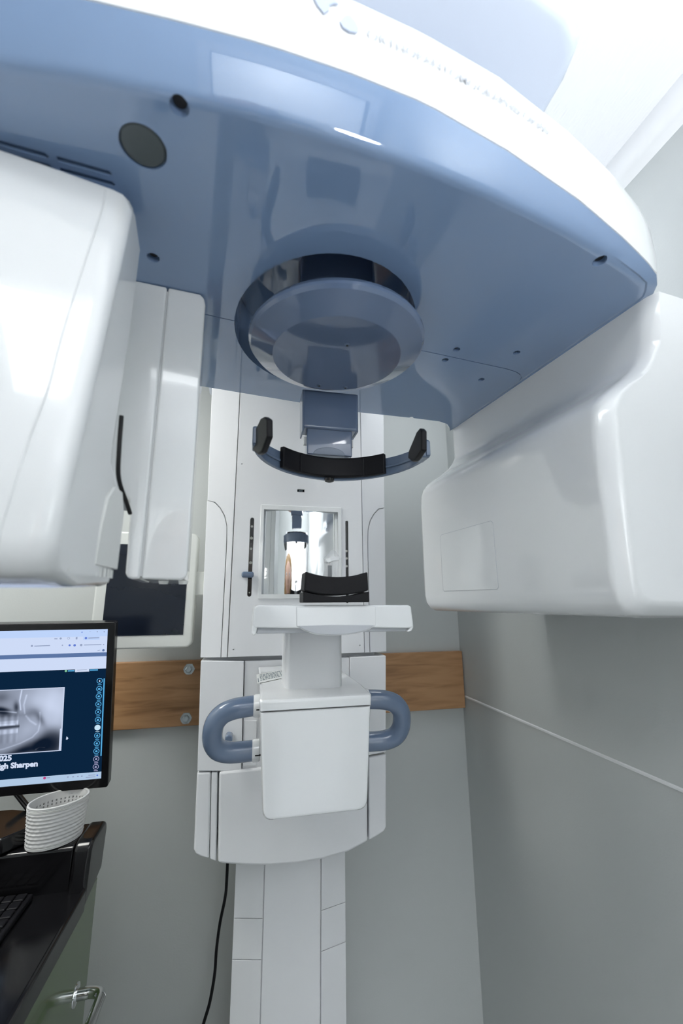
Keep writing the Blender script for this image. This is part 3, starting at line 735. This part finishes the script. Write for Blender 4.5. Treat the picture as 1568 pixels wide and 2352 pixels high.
# sensor unit
ua, ub = -.247, -.2455
sA = [(-.345, 1.9295), (ua, 1.9295), (ua, 1.5285), (-.2555, 1.5285), (-.2605, 1.530), (-.2630, 1.5355), (-.2645, 1.612), (-.2670, 1.624), (-.2730, 1.6305), (-.345, 1.634)]
sB = [(ub, 1.9295), (-.203, 1.9295), (-.1975, 1.924), (-.1955, 1.914), (-.1945, 1.536), (-.1965, 1.530), (-.2015, 1.5275), (ub, 1.5285)]
sen = prism('sensor_unit', [R(u, 0, z) for u, z in sA], [R(u, .11, z) for u, z in sA], M['white'], mc, .003, seg=4)
prism('sensor_cover', [R(u, 0, z) for u, z in sB], [R(u, .11, z) for u, z in sB], M['white'], sen, .003, seg=4)
prism('sensor_core', [R(u, .004, z) for u, z in ((-.25, 1.532), (-.242, 1.532), (-.242, 1.925), (-.25, 1.925))], [R(u, .105, z) for u, z in ((-.25, 1.532), (-.242, 1.532), (-.242, 1.925), (-.25, 1.925))], M['white2'], sen)
for u in (-.199, -.222): lathe('foot_button', [(0, 0), (.006, 0), (.005, .004), (0, .004)], R(u, .02, 1.5275), M['white3'], sen, n=16, axis=(0, 0, -1))

# ---- overhead beam above the rotating arm
ob = bmesh.new()
def ohp(off): return [(-.15+off, 1.30), (-.15+off, .33+off), (-.10+off, .275+off), (.0, .262+off), (.12, .258+off), (.25, .266+off), (.335-off*.6, .283+off), (.366-off, .305+off), (.374-off, .34+off), (.376-off, .42), (.376-off, 1.30)]
rr = [[ob.verts.new((x, y, z)) for x, y in ohp(o2)] for z, o2 in ((2.155, .012), (2.157, .005), (2.162, .001), (2.17, 0), (2.29, .004), (2.305, .012))]
n = len(rr[0])
for a, b in zip(rr, rr[1:]):
    for i in range(n): ob.faces.new((a[i], a[(i+1) % n], b[(i+1) % n], b[i]))
ob.faces.new(rr[0]); ob.faces.new(rr[-1][::-1])
link('overhead_beam', mesh_from(ob), M['beam'], mc, sharp=45)

# ================================================================== DISPLAY BEHIND THE HEADS
dp = thing('touch_display', (-.27, 1.26, 1.38), 'switched off display in a cream frame mounted left of the machine carriage', 'display')
fr = xz('display_frame', rrect(-.404, -.149, 1.382, 1.696, .016), 1.25, 1.30, M['cream'], dp, .005, seg=4)
sr = (-.376, -.172, 1.4165, 1.661)
box('display_screen', sr[0], sr[1], 1.2486, 1.2495, sr[2], sr[3], M['offscr'], dp)
box('display_bracket', -.152, -.104, 1.262, 1.285, 1.522, 1.588, M['cream'], dp, .003)

# ================================================================== BLACK CABLE
cp = [at(521, 1975, Y=1.30), at(521, 2010, Y=1.31), at(517, 2060, Y=1.33), at(505, 2120, Y=1.35), at(497, 2180, Y=1.36), at(493, 2235, Y=1.36), at(482, 2300, Y=1.36), at(467, 2352, Y=1.36), at(440, 2450, Y=1.37), at(400, 2620, Y=1.37), Vector((-.17, 1.37, .004)), Vector((-.3, 1.36, .0042))]
cp[0] = Vector((cp[1].x, 1.30, .985))
tag(tube('power_cable', catmull(cp, 8), .0040, M['black'], n=10), 'black cable hanging down beside the white column', 'cable')

# ================================================================== CART
ct = thing('computer_cart', (-.62, .85, 0), 'black topped computer cart with dark side coloured by a green reflection at the left edge', 'cart')
XC = -.293
def yz(name, pts, x0, x1, m, parent, bevel=0, **k): return prism(name, [(x0, y, z) for y, z in pts], [(x1, y, z) for y, z in pts], m, parent, bevel, **k)
yz('rear_shelf', [(1.062, 1.0165), (1.068, 1.021), (1.155, 1.021), (1.16, 1.015), (1.16, .925), (1.06, .925)], -.98, XC-.034, M['blackgl'], ct, .003)
yz('end_cap', [(1.056, 1.012), (1.064, 1.024), (1.078, 1.028), (1.142, 1.028), (1.157, 1.022), (1.162, 1.008), (1.150, .935), (1.10, .922), (1.052, .915), (1.047, .93)], XC-.033, XC, M['blackgl'], ct, .007, seg=4)
yz('work_tray', [(.45, .925), (.455, .944), (1.07, .944), (1.07, .915), (.45, .915)], -.98, XC-.001, M['blackgl'], ct, .005)
yz('tray_rim', [(.45, .93), (.455, .950), (1.052, .950), (1.052, .91), (.45, .91)], XC-.008, XC+.001, M['blackgl'], ct, .003)
yz('side_panel', [(.50, .06), (1.135, .06), (1.135, .925), (.50, .925)], XC-.022, XC-.003, M['panel'], ct, .002)
box('cabinet', -.95, XC-.023, .50, 1.13, .06, .92, M['panel'], ct, .003)
for x in (-.9, XC-.05):
    for y in (.55, 1.08):
        cs = tube('caster', [Vector((x-.012, y, .03)), Vector((x+.012, y, .03))], .03, M['black'], ct, n=20)
hp = [Vector((XC-.003, 1.067, .766)), Vector((XC+.012, 1.067, .766)), Vector((XC+.024, 1.067, .766)), Vector((XC+.038, 1.062, .766)), Vector((XC+.045, 1.05, .766)), Vector((XC+.045, 1.02, .766)), Vector((XC+.045, .78, .766)), Vector((XC+.045, .75, .766)), Vector((XC+.03, .735, .766)), Vector((XC+.012, .73, .766)), Vector((XC-.003, .73, .766))]
hd = tube('push_handle', catmull(hp, 6), .0092, M['chrome'], ct, n=20)
for y in (1.067, .73): lathe('flange', [(0, 0), (.0185, 0), (.018, .0015), (.0085, .003), (0, .003)], (XC-.003, y, .766), M['chrome'], hd, n=32, axis=(1, 0, 0))

# keyboard
kbd = thing('keyboard', (-.56, .98, .944), 'black computer keyboard lying on the glossy black cart tray', 'keyboard')
box('keyboard_body', -.83, -.384, .905, 1.050, .9442, .955, M['black'], kbd, .004)
for r_ in range(6):
    for c_ in range(7):
        x1 = -.392-c_*.0195; y0 = .912+r_*.0225
        box('key', x1-.0175, x1, y0, y0+.0195, .955, .9595, M['black'], kbd, .002)

# basket
bk = at(126, 1848, Z=1.09)
BC = Vector((-.376, 1.098)); TH_B = math.radians(36)
def bpt(a, rx, ry, z):
    x = rx*math.cos(a); y = ry*math.sin(a)
    return Vector((BC.x + x*math.cos(TH_B)-y*math.sin(TH_B), BC.y + x*math.sin(TH_B)+y*math.cos(TH_B), z))
ba, bb, zb, zt_ = .056, .044, 1.0215, 1.097
def basket():
    bm = bmesh.new(); n = 96; rows = 60; prev = None
    def rad(t, a, k):
        rx = ba*(.90+.10*t); ry = bb*(.90+.10*t)
        band_ = t > .84 or t < .10
        if band_: d = .0009*math.sin(t*2*PI*26)
        else: d = .0016*math.sin(t*2*PI*11)*(.6+.4*math.sin(a*26+PI*math.floor(t*11))) 
        return rx+d, ry+d
    for j in range(rows+1):
        t = j/rows; cur = []
        for k in range(n):
            a = 2*PI*k/n; rx, ry = rad(t, a, k); cur.append(bm.verts.new(bpt(a, rx, ry, zb+(zt_-zb)*t)))
        if prev:
            for k in range(n): bm.faces.new((prev[k], prev[(k+1) % n], cur[(k+1) % n], cur[k]))
        else: bm.faces.new(cur[::-1])
        prev = cur
    # inner wall as a grid with small square holes
    ni, rj = 120, 22; inner = []
    for j in range(rj+1):
        t = 1-j/rj*.95
        inner.append([bm.verts.new(bpt(2*PI*k/ni, (ba-.0035)*(.90+.10*t), (bb-.0035)*(.90+.10*t), zb+(zt_-zb)*t+(.0 if j else .0))) for k in range(ni)])
    for j in range(rj):
        for k in range(ni):
            if 4 <= j < rj-1 and j % 2 == 0 and k % 3 == 0: continue
            k2 = (k+1) % ni; bm.faces.new((inner[j][k], inner[j+1][k], inner[j+1][k2], inner[j][k2]))
    bm.faces.new(inner[-1])
    return bm
bmk = basket(); me = bpy.data.meshes.new('b'); bmesh.ops.recalc_face_normals(bmk, faces=bmk.faces[:]); bmk.to_mesh(me); bmk.free()
bo = link('oval_basket', me, M['basket'], None, sharp=60, wn=False)
tag(bo, 'small oval white plastic basket with woven pattern on the black cart top', 'basket')
rim = [bpt(2*PI*k/72, ba-.0015, bb-.0015, zt_) for k in range(73)]
tube('rim', rim, .0022, M['basket'], bo, n=8)

# ================================================================== MONITOR
TILT = math.atan(.066/.328)
B0 = Vector((-.309, 1.136, 1.1165))                      # lower right corner of the lit screen
UPV = Vector((0, -math.sin(TILT), math.cos(TILT))); NV = Vector((0, -math.cos(TILT), -math.sin(TILT)))
SH = .3346
def sp_(x, z, d=0): return B0 + Vector((x, 0, 0)) + UPV*z + NV*d       # x negative to the left, d towards the viewer
def px_s(u, v):                                                        # photo pixel -> screen coordinates
    d = Vector(_ray(u, v)); o_ = Vector(_O); t = (B0-o_).dot(NV)/d.dot(NV); p = o_+d*t-B0; return p.x, p.dot(UPV)
mn = thing('computer_monitor', (-.58, 1.15, 1.021), 'black framed computer monitor showing a dental x-ray on the cart', 'monitor')
WS = .58
def sbox(name, x0, x1, z0, z1, d0, d1, m, parent, bevel=0, **k):
    r = rrect(x0, x1, z0, z1, .004, 3) if bevel else [(x0, z0), (x1, z0), (x1, z1), (x0, z1)]
    return prism(name, [sp_(x, z, d0) for x, z in r], [sp_(x, z, d1) for x, z in r], m, parent, bevel, **k)
bz = sbox('bezel', -WS-.014, .0145, -.020, SH+.0145, -.022, -.0005, M['blackgl'], mn, .002)
bez_in = [(-WS, 0), (0, 0), (0, SH), (-WS, SH)]
fr2 = sbox('bezel_frame', -WS-.014, .0145, -.020, SH+.0145, -.0005, .0018, M['blackgl'], bz, .0008)
cut(fr2, [([sp_(x, z, -.01) for x, z in bez_in], [sp_(x, z, .01) for x, z in bez_in])])
def sflat(name, pts, d, m, parent): return prism(name, [sp_(x, z, d) for x, z in pts], [sp_(x, z, d+.00015) for x, z in pts], m, parent, wn=False)
E_dark = emis('screen_navy', (.0032, .0175, .048)); E_white = emis('screen_white', (.60, .69, .90)); E_bar = emis('screen_bar', (.105, .175, .36))
E_tab = emis('screen_tabs', (.50, .64, .93)); E_task = emis('screen_taskbar', (.42, .56, .75)); E_cy = emis('screen_cyan', (.10, .42, .75)); E_txt = emis('screen_text', (.62, .70, .88))
E_g = emis('screen_grey', (.30, .36, .52)); E_b = emis('screen_blue', (.12, .2, .62)); E_gr = emis('screen_green', (.25, .6, .35)); E_red = emis('screen_red', (.5, .06, .22)); E_pu = emis('screen_mauve', (.33, .33, .52))
scr = sflat('screen', [(-WS, 0), (0, 0), (0, SH), (-WS, SH)], -.0004, E_dark, mn)
zof = lambda u, v: px_s(u, v)[1]
zA = zof(246, 1461); zB = zof(245, 1498); zC_ = zof(245, 1507); zD = zof(244, 1535); zE = zof(234, 1772)
def bar(name, x0, x1, z0, z1, m, d=.0001): return sflat(name, [(x0, z0), (x1, z0), (x1, z1), (x0, z1)], d, m, scr)
bar('tab_strip', -WS, 0, zA, SH, E_tab); bar('toolbar', -WS, 0, zB, zA, E_white); bar('divider_bar', -WS, 0, zC_, zB, E_bar)
bar('header_strip', -WS, 0, zD, zC_, E_white); bar('task_bar', -WS, 0, 0, zE, E_task)
cnt = {}
def dot(name, u, v, r, m, d=.0003, n=14, inner=None):
    x, z = px_s(u, v)
    pts = [(x+r*math.cos(2*PI*k/n), z+r*math.sin(2*PI*k/n)) for k in range(n)]
    o_ = sflat(name, pts, d, m, scr)
    return x, z
def line(u0, v0, u1, v1, th, m, d=.0003, name='text_line'):
    x0, z0 = px_s(u0, v0); x1, z1 = px_s(u1, v1); sflat(name, [(x0, z0-th/2), (x1, z1-th/2), (x1, z1+th/2), (x0, z0+th/2)], d, m, scr)
# browser icons and words (too soft in the photo to read)
dot('icon', 188.5, 1452, .0012, E_b); line(205, 1451, 209, 1451, .0006, E_g); dot('icon', 223.5, 1451, .0013, E_g); dot('icon', 239.5, 1451, .0014, E_g)
line(125, 1467, 132, 1467, .0022, E_g); dot('icon', 139.5, 1466.5, .0022, E_g); dot('icon', 157.5, 1466, .0026, E_g); dot('icon', 157.5, 1466, .0018, E_white, .0005)
line(174, 1466, 178, 1465.5, .005, E_g); bar('account_button', px_s(191, 1466)[0], px_s(229, 1465)[0], px_s(200, 1470)[1], px_s(200, 1461)[1], E_tab, .0002)
dot('icon', 197.5, 1465.5, .0026, E_b, .0004); line(203, 1465.5, 228, 1464.5, .002, E_g, .0004)
dot('icon', 73.5, 1483.5, .0022, E_g); line(79, 1484, 115, 1482.5, .0019, E_g); dot('icon', 143.5, 1482, .0014, E_g); dot('icon', 160, 1482, .0022, E_b); dot('icon', 171.5, 1482, .0026, E_b)
dot('icon', 186.5, 1481.5, .0026, E_g); line(193, 1481.5, 233, 1480.5, .0019, E_g); dot('icon', 238, 1480.5, .0013, E_g); line(224, 1494.5, 230, 1493, .0016, E_g); dot('icon', 237.5, 1493.5, .0026, E_bar)
dot('icon', 151.5, 1541, .0024, E_gr); line(156, 1541, 171, 1540.5, .0026, E_cy); bar('field', px_s(172.5, 1540)[0], px_s(205, 1539)[0], px_s(188, 1543)[1], px_s(188, 1536.5)[1], E_txt, .0004)
line(177, 1539, 200, 1538, .001, E_g, .0006); line(206.5, 1539, 225, 1538.5, .0026, E_cy)
# scroll line at the right
x0, z0 = px_s(239.5, 1558); x1, z1 = px_s(232, 1736)
sflat('scroll_bar', [(x1-.0012, z1), (x1+.0012, z1), (x0+.0012, z0), (x0-.0012, z0)], .0003, E_cy, scr)
E_cyl = emis('screen_pale', (.55, .75, .9))
ics = [(229, 1563.5), (228, 1582), (227, 1599), (226, 1617), (225.5, 1635), (225, 1653), (224, 1671), (223.5, 1689), (222.5, 1707), (221.5, 1725), (221, 1743), (220, 1761)]
for k, (u, v) in enumerate(ics):
    c1, c2 = (E_cy, E_dark) if k < 10 else (E_pu, E_dark)
    if k == 6: c1, c2 = E_cyl, E_cyl
    dot('tool_icon', u, v, .0062, c1, .0003, 18); dot('tool_icon', u, v, .0049, c2, .0005, 18)
    if k != 6:
        g_ = [(0, .003, .0012), (0, 0, .0028), (.0006, 0, .0024), (0, .001, .0022), (0, -.001, .0018), (0, 0, .0026), (0, 0, 0), (0, 0, .0022), (0, 0, .0022), (0, 0, .0024), (0, 0, .0022), (0, 0, .0022)][k]
        x, z = px_s(u, v); sflat('tool_icon', [(x-g_[2], z-.002), (x+g_[2], z-.002), (x+g_[2]*.7, z+.0022), (x-g_[2]*.8, z+.0016)], .0007, E_txt if k in (0,) else c1, scr)
    line(u-4.5, v+9.2, u+4.5, v+8.8, .0012 if k < 10 else .002, c1)
# pointer
x, z = px_s(153, 1695); sflat('pointer', [(x, z+.004), (x+.0038, z-.0005), (x+.0018, z-.0035), (x-.001, z-.003)], .0006, E_txt, scr)
# task bar marks
dot('icon', 102.5, 1787, .0028, E_red); line(107, 1786.5, 115, 1786, .002, E_g)
for u in (156, 168, 179, 188): dot('icon', u, 1784.5-(u-156)*.06, .0018, E_g)
line(203, 1780.5, 219, 1779.5, .0016, E_g); line(197, 1785.5, 219, 1784, .0016, E_g); dot('icon', 223.5, 1780.5, .0018, E_b)
# captions
def stext(body, u, v, size, bold, align_end=False):
    me = text_mesh(body, size, bold); x, z = px_s(u, v); mx = max(q_.co.x for q_ in me.vertices)
    for q_ in me.vertices: q_.co = sp_(x + q_.co.x - (mx if align_end else 0), z+q_.co.y, .0006)
    bm = bmesh.new(); bm.from_mesh(me); me = mesh_from(bm)
    return link('caption', me, E_txt, scr, wn=False)
stext('2025', 27, 1746, .0160, .0008, True)
stext('High Sharpen', 87, 1759, .0160, .0008, True)
# radiograph: a pixel-fine grid coloured in code
def radiograph():
    x0, zt0 = px_s(149, 1578); _, zb0 = px_s(143, 1724)
    Wd, Hh = .30, zt0-zb0; nx, nz = 330, 190
    J, I = np.mgrid[0:nz+1, 0:nx+1]; a = -I/nx*Wd/Hh; b = J/nz        # a: 0 at right edge, negative leftwards (in heights); b 0 bottom .. 1 top
    img = .66 + .10*np.sin(a*2.2+.7) + 0*b
    def blob(ca, cb, ra, rb, amp, rot=0, p=1.0):
        c_, s_ = math.cos(rot), math.sin(rot); da = a-ca; db = b-cb
        q_ = ((da*c_+db*s_)/ra)**2 + ((-da*s_+db*c_)/rb)**2; return amp*np.exp(-q_**p)
    def stroke(pts, wd, amp):
        out = np.zeros_like(a)
        for (p, q_) in zip(pts, pts[1:]):
            d = np.array(q_)-np.array(p); L2 = d@d; t = np.clip(((a-p[0])*d[0]+(b-p[1])*d[1])/L2, 0, 1)
            dist = np.hypot(a-p[0]-t*d[0], b-p[1]-t*d[1]); out = np.maximum(out, np.exp(-(dist/wd)**2))
        return out*amp
    # image axes measured on the photo: right edge a=0, centre of face about a=-1.05
    img += blob(-.28, .82, .35, .25, .18) + blob(-.12, .55, .2, .3, .12)
    img -= blob(-.16, .12, .20, .24, .62, -.5, 1.6)              # dark airway at lower right
    img -= blob(-.42, .09, .22, .10, .36, .25, 1.5)
    img -= blob(-.62, .03, .25, .05, .30, .2)
    img -= blob(-.32, .52, .045, .12, .32, .5)                    # ramus rear shadow
    img -= blob(-.86, .68, .13, .055, .55, -.25, 1.5) - 0
    img -= blob(-.66, .72, .035, .08, .42, .1)
    img -= blob(-.88, .88, .12, .07, .16); img -= blob(-.44, .63, .10, .08, .20)
    img += blob(-.55, .33, .22, .13, .10, .5); img += stroke([(-.33, .62), (-.32, .45), (-.34, .33), (-.42, .24), (-.58, .16), (-.80, .09), (-1.05, .05)], .012, .14)
    img += stroke([(-.60, .68), (-.62, .82), (-.60, .98)], .010, .28) + stroke([(-.54, .62), (-.56, .75), (-.53, .9)], .012, .16)
    img += stroke([(-.66, .64), (-.80, .665), (-.95, .68), (-1.12, .675), (-1.3, .66)], .012, .30)
    img += stroke([(-.38, .44), (-.46, .50), (-.52, .58)], .015, .14)
    img += stroke([(-.24, .07), (-.31, .08), (-.36, .05)], .010, .22)
    img -= blob(-.9, .60, .28, .035, .22)                          # palate shadow
    # occlusal gap and teeth
    gap = .405 + .03*(a+1.0)**2*0 + .02*(-a-.9)
    img -= np.where((a < -.60), np.exp(-((b-(.425+.06*(a+.65)*.6))/.022)**2)*.38, 0)
    cu = np.where(a < -.62, 1, 0)
    tooth = .5+.5*np.cos((a+.62)*2*PI/.088)
    up_ = np.exp(-((b-(.485+.04*(a+.65)))/.038)**4); lo = np.exp(-((b-(.36+.06*(a+.65)))/.038)**4)
    img += cu*(up_+lo)*(.12+.16*tooth)
    img += np.where((a < -.66) & (a > -.95), np.exp(-((b-.455)/.018)**4)*.14, 0)
    root = np.exp(-((b-(.25+.04*(a+.65)))/.075)**4)
    img += cu*root*(.10*(tooth-.6)); rootu = np.exp(-((b-.56)/.05)**4); img += cu*rootu*.12*(tooth-.5)
    img -= stroke([(-1.05, .05), (-1.06, .35)], .03, .12)
    img += .012*np.sin(a*23+b*9)*np.sin(b*17-a*9)
    img = np.clip(img, .02, 1)
    fr_ = (I < 3) | (J < 3) | (J > nz-3); fr_ |= (I < 6) & (b < .35); img[fr_] = .92
    v_ = img**1.9
    col = np.stack([v_*.66+.004, v_*.74+.010, v_*.93+.025, np.ones_like(v_)], -1)
    bm = bmesh.new(); vs = [[bm.verts.new(sp_(x0 - i/nx*Wd - (1-j/nz)*.0012, zb0+(zt0-zb0)*j/nz, .0004)) for i in range(nx+1)] for j in range(nz+1)]
    for j in range(nz):
        for i in range(nx): bm.faces.new((vs[j][i+1], vs[j][i], vs[j+1][i], vs[j+1][i+1]))
    me = bpy.data.meshes.new('radiograph'); bm.to_mesh(me); bm.free()
    at_ = me.color_attributes.new('shade', 'FLOAT_COLOR', 'POINT'); at_.data.foreach_set('color', col.reshape(-1).astype(np.float32))
    m = bpy.data.materials.new('radiograph_screen'); m.use_nodes = True; nt = m.node_tree; nt.nodes.clear()
    e = nt.nodes.new('ShaderNodeEmission'); e.inputs[1].default_value = .54; o_ = nt.nodes.new('ShaderNodeOutputMaterial'); t = nt.nodes.new('ShaderNodeVertexColor'); t.layer_name = 'shade'
    nt.links.new(t.outputs[0], e.inputs[0]); nt.links.new(e.outputs[0], o_.inputs[0])
    link('radiograph', me, m, scr, wn=False)
radiograph()
# stand
tube('stand_arm', [at(30, 1812, Y=1.20), at(48, 1835, Y=1.19), at(68, 1860, Y=1.175)], .0062, M['blackgl'], mn, n=12)
fz = 1.0215
ft = xy('stand_foot', [(-.70, 1.05), (-.455, 1.055), (-.415, 1.10), (-.435, 1.165), (-.50, 1.19), (-.70, 1.19)], fz, fz+.03, M['blackgl'], mn, .004)
box('stand_neck', -.63, -.57, 1.165, 1.19, fz+.02, 1.26, M['blackgl'], mn, .004)

# ================================================================== THE PHOTOGRAPHER, seen small in the mirror
def skin_body(name, verts, edges, radii, m, parent, root=0, sub=2):
    me = bpy.data.meshes.new(name); me.from_pydata([Vector(v) for v in verts], edges, []); me.update()
    o = bpy.data.objects.new(name, me); C.objects.link(o)
    sk = o.modifiers.new('skin', 'SKIN'); sk.use_smooth_shade = True
    if not me.skin_vertices:
        bm = bmesh.new(); bm.from_mesh(me); bm.verts.layers.skin.verify(); bm.to_mesh(me); bm.free()
    for i, r in enumerate(radii):
        me.skin_vertices[0].data[i].radius = (r, r) if not isinstance(r, tuple) else r
        me.skin_vertices[0].data[i].use_root = (i == root)
    ss = o.modifiers.new('ss', 'SUBSURF'); ss.levels = sub; ss.render_levels = sub
    bpy.context.view_layer.update(); dg = bpy.context.evaluated_depsgraph_get()
    res = bpy.data.meshes.new_from_object(o.evaluated_get(dg)); bpy.data.objects.remove(o, do_unlink=True)
    return link(name, res, m, parent, wn=False, sharp=180)
PX, PY = -.03, -.40
pn = thing('person', (PX, PY, 0), 'person with long blond hair and dark clothes holding the camera, seen small in the mirror', 'person')
V0 = [(0, 0, .93), (0, .01, 1.10), (0, .0, 1.28), (0, -.005, 1.42), (0, .01, 1.50), (0, .03, 1.56)]
R0_ = [(.15, .10), (.125, .095), (.14, .10), (.10, .075), (.052, .052), (.05, .05)]
E0 = [(0, 1), (1, 2), (2, 3), (3, 4), (4, 5)]
def addv(v, r, p): V0.append(v); R0_.append(r); E0.append((p, len(V0)-1)); return len(V0)-1
arms = {}
for s_ in (-1, 1):
    a = addv((s_*.17, -.01, 1.40), .052, 3); e_ = addv((s_*.215, .08, 1.20), .042, a); wv_ = addv((s_*.11, .27, 1.39), .026, e_); hn = addv((s_*.088, .305, 1.425), (.032, .02), wv_)
    for k in range(4):
        f1 = addv((s_*(.085-.004*k), .325, 1.448-.018*k), .0095, hn); f2 = addv((s_*(.066), .338+.002*k, 1.455-.019*k), .0088, f1); addv((s_*.048, .330, 1.457-.019*k), .008, f2)
    t1 = addv((s_*.068, .295, 1.440), .0105, hn); addv((s_*.052, .285, 1.452), .009, t1)
    h_ = addv((s_*.09, 0, .88), .095, 0); kn = addv((s_*.10, .02, .50), .06, h_); ak = addv((s_*.10, -.01, .09), .04, kn); addv((s_*.105, .13, .035), (.04, .03), ak)
off = lambda L: [(PX+x, PY+y, z) for x, y, z in L]
body = skin_body('body', off(V0), E0, R0_, M['skin'], pn)
# head with face
bm = bmesh.new(); bmesh.ops.create_uvsphere(bm, u_segments=40, v_segments=28, radius=1)
for v in bm.verts:
    x, y, z = v.co; jaw = 1-.22*max(0, -z)**1.3
    fx_, fy_ = x*.075*jaw, y*.095*(1-.10*max(0, -z))
    nose = .020*math.exp(-((x/.16)**2+((z+.12)/.20)**2)) if y > 0 else 0
    sock = -.007*sum(math.exp(-(((x-s_*.38)/.16)**2+((z-.05)/.12)**2)) for s_ in (-1, 1)) if y > 0 else 0
    lip = .006*math.exp(-((x/.28)**2+((z+.48)/.08)**2)) if y > 0 else 0
    v.co = Vector((PX+fx_, PY+.045+fy_+nose+sock+lip, 1.655+z*.115))
link('head', mesh_from(bm), M['skin'], body, wn=False, sharp=180)
for s_ in (-1, 1):
    lathe('eye', [(0, 0), (.011, .001), (.013, .006), (.008, .011), (0, .0125)], (PX+s_*.029, PY+.118, 1.661), M['white'], body, n=16, axis=(0, 1, 0))
    lathe('iris', [(0, 0), (.005, 0), (0, .0012)], (PX+s_*.029, PY+.1300, 1.661), M['dark'], body, n=12, axis=(0, 1, 0))
    lathe('ear', [(0, 0), (.014, .001), (.018, .006), (.01, .010), (0, .008)], (PX+s_*.070, PY+.035, 1.650), M['skin'], body, n=16, axis=(s_, 0, 0))
tube('mouth', [Vector((PX-.022, PY+.132, 1.601)), Vector((PX, PY+.139, 1.600)), Vector((PX+.022, PY+.132, 1.601))], .0028, M['skin'], body, n=8)
bm = bmesh.new(); bmesh.ops.create_uvsphere(bm, u_segments=48, v_segments=40, radius=1)
for v in bm.verts:
    x, y, z = v.co; front = y > .25
    r = 1+.03*math.sin(14*math.atan2(y, x))
    zz_ = z*.128 if z > 0 else z*.40
    yy = y*.112 if y < 0 else y*.085
    if z < 0: x_ = x*(.092+.02*min(1, -z*1.6)); yy = min(yy, .012)-.02*(-z)
    else: x_ = x*.09
    if z < .35 and yy > .02: yy = .02+(yy-.02)*max(0, z/.35)
    v.co = Vector((PX+x_*r, PY+.035+yy*r, 1.672+zz_))
link('hair', mesh_from(bm), M['hair'], pn, wn=False, sharp=180)
top_i = [0, 1, 2, 3]
VJ = [V0[i] for i in top_i]; RJ = [(.165, .118), (.142, .112), (.155, .116), (.112, .088)]; EJ = [(0, 1), (1, 2), (2, 3)]
for s_ in (-1, 1):
    b0 = len(VJ); VJ += [(s_*.17, -.01, 1.40), (s_*.215, .08, 1.20), (s_*.13, .235, 1.357)]; RJ += [.062, .052, .036]; EJ += [(3, b0), (b0, b0+1), (b0+1, b0+2)]
skin_body('jacket', off(VJ), EJ, RJ, M['cloth'], pn)
VT = [(0, 0, .95)]; RT = [(.158, .112)]; ET = []
for s_ in (-1, 1):
    b0 = len(VT); VT += [(s_*.09, 0, .86), (s_*.10, .02, .50), (s_*.10, -.01, .12)]; RT += [.103, .072, .055]; ET += [(0, b0), (b0, b0+1), (b0+1, b0+2)]
skin_body('trousers', off(VT), ET, RT, M['cloth'], pn)
for s_ in (-1, 1): prism('shoe', [(PX+s_*.105+a*.045, PY+.05+b*.12, 0) for a, b in ((-1, -.8), (-.7, -1), (.7, -1), (1, -.8), (1, .6), (.6, 1), (-.6, 1), (-1, .6))],
                         [(PX+s_*.105+a*.036, PY+.04+b*.10, .075) for a, b in ((-1, -.8), (-.7, -1), (.7, -1), (1, -.8), (1, .6), (.6, 1), (-.6, 1), (-1, .6))], M['black'], pn, .008)
cmr = thing('hand_camera', (PX+.03, -.09, 1.45), 'black camera held up by the person reflected in the mirror', 'camera')
box('camera_body', -.07, .07, -.115, -.07, 1.452, 1.545, M['black'], cmr, .008)
lathe('camera_lens', [(0, 0), (.034, 0), (.036, .01), (.036, .045), (.033, .05), (.028, .046), (0, .044)], (0, -.07, 1.5), M['blackgl'], cmr, n=40, axis=(0, 1, 0))
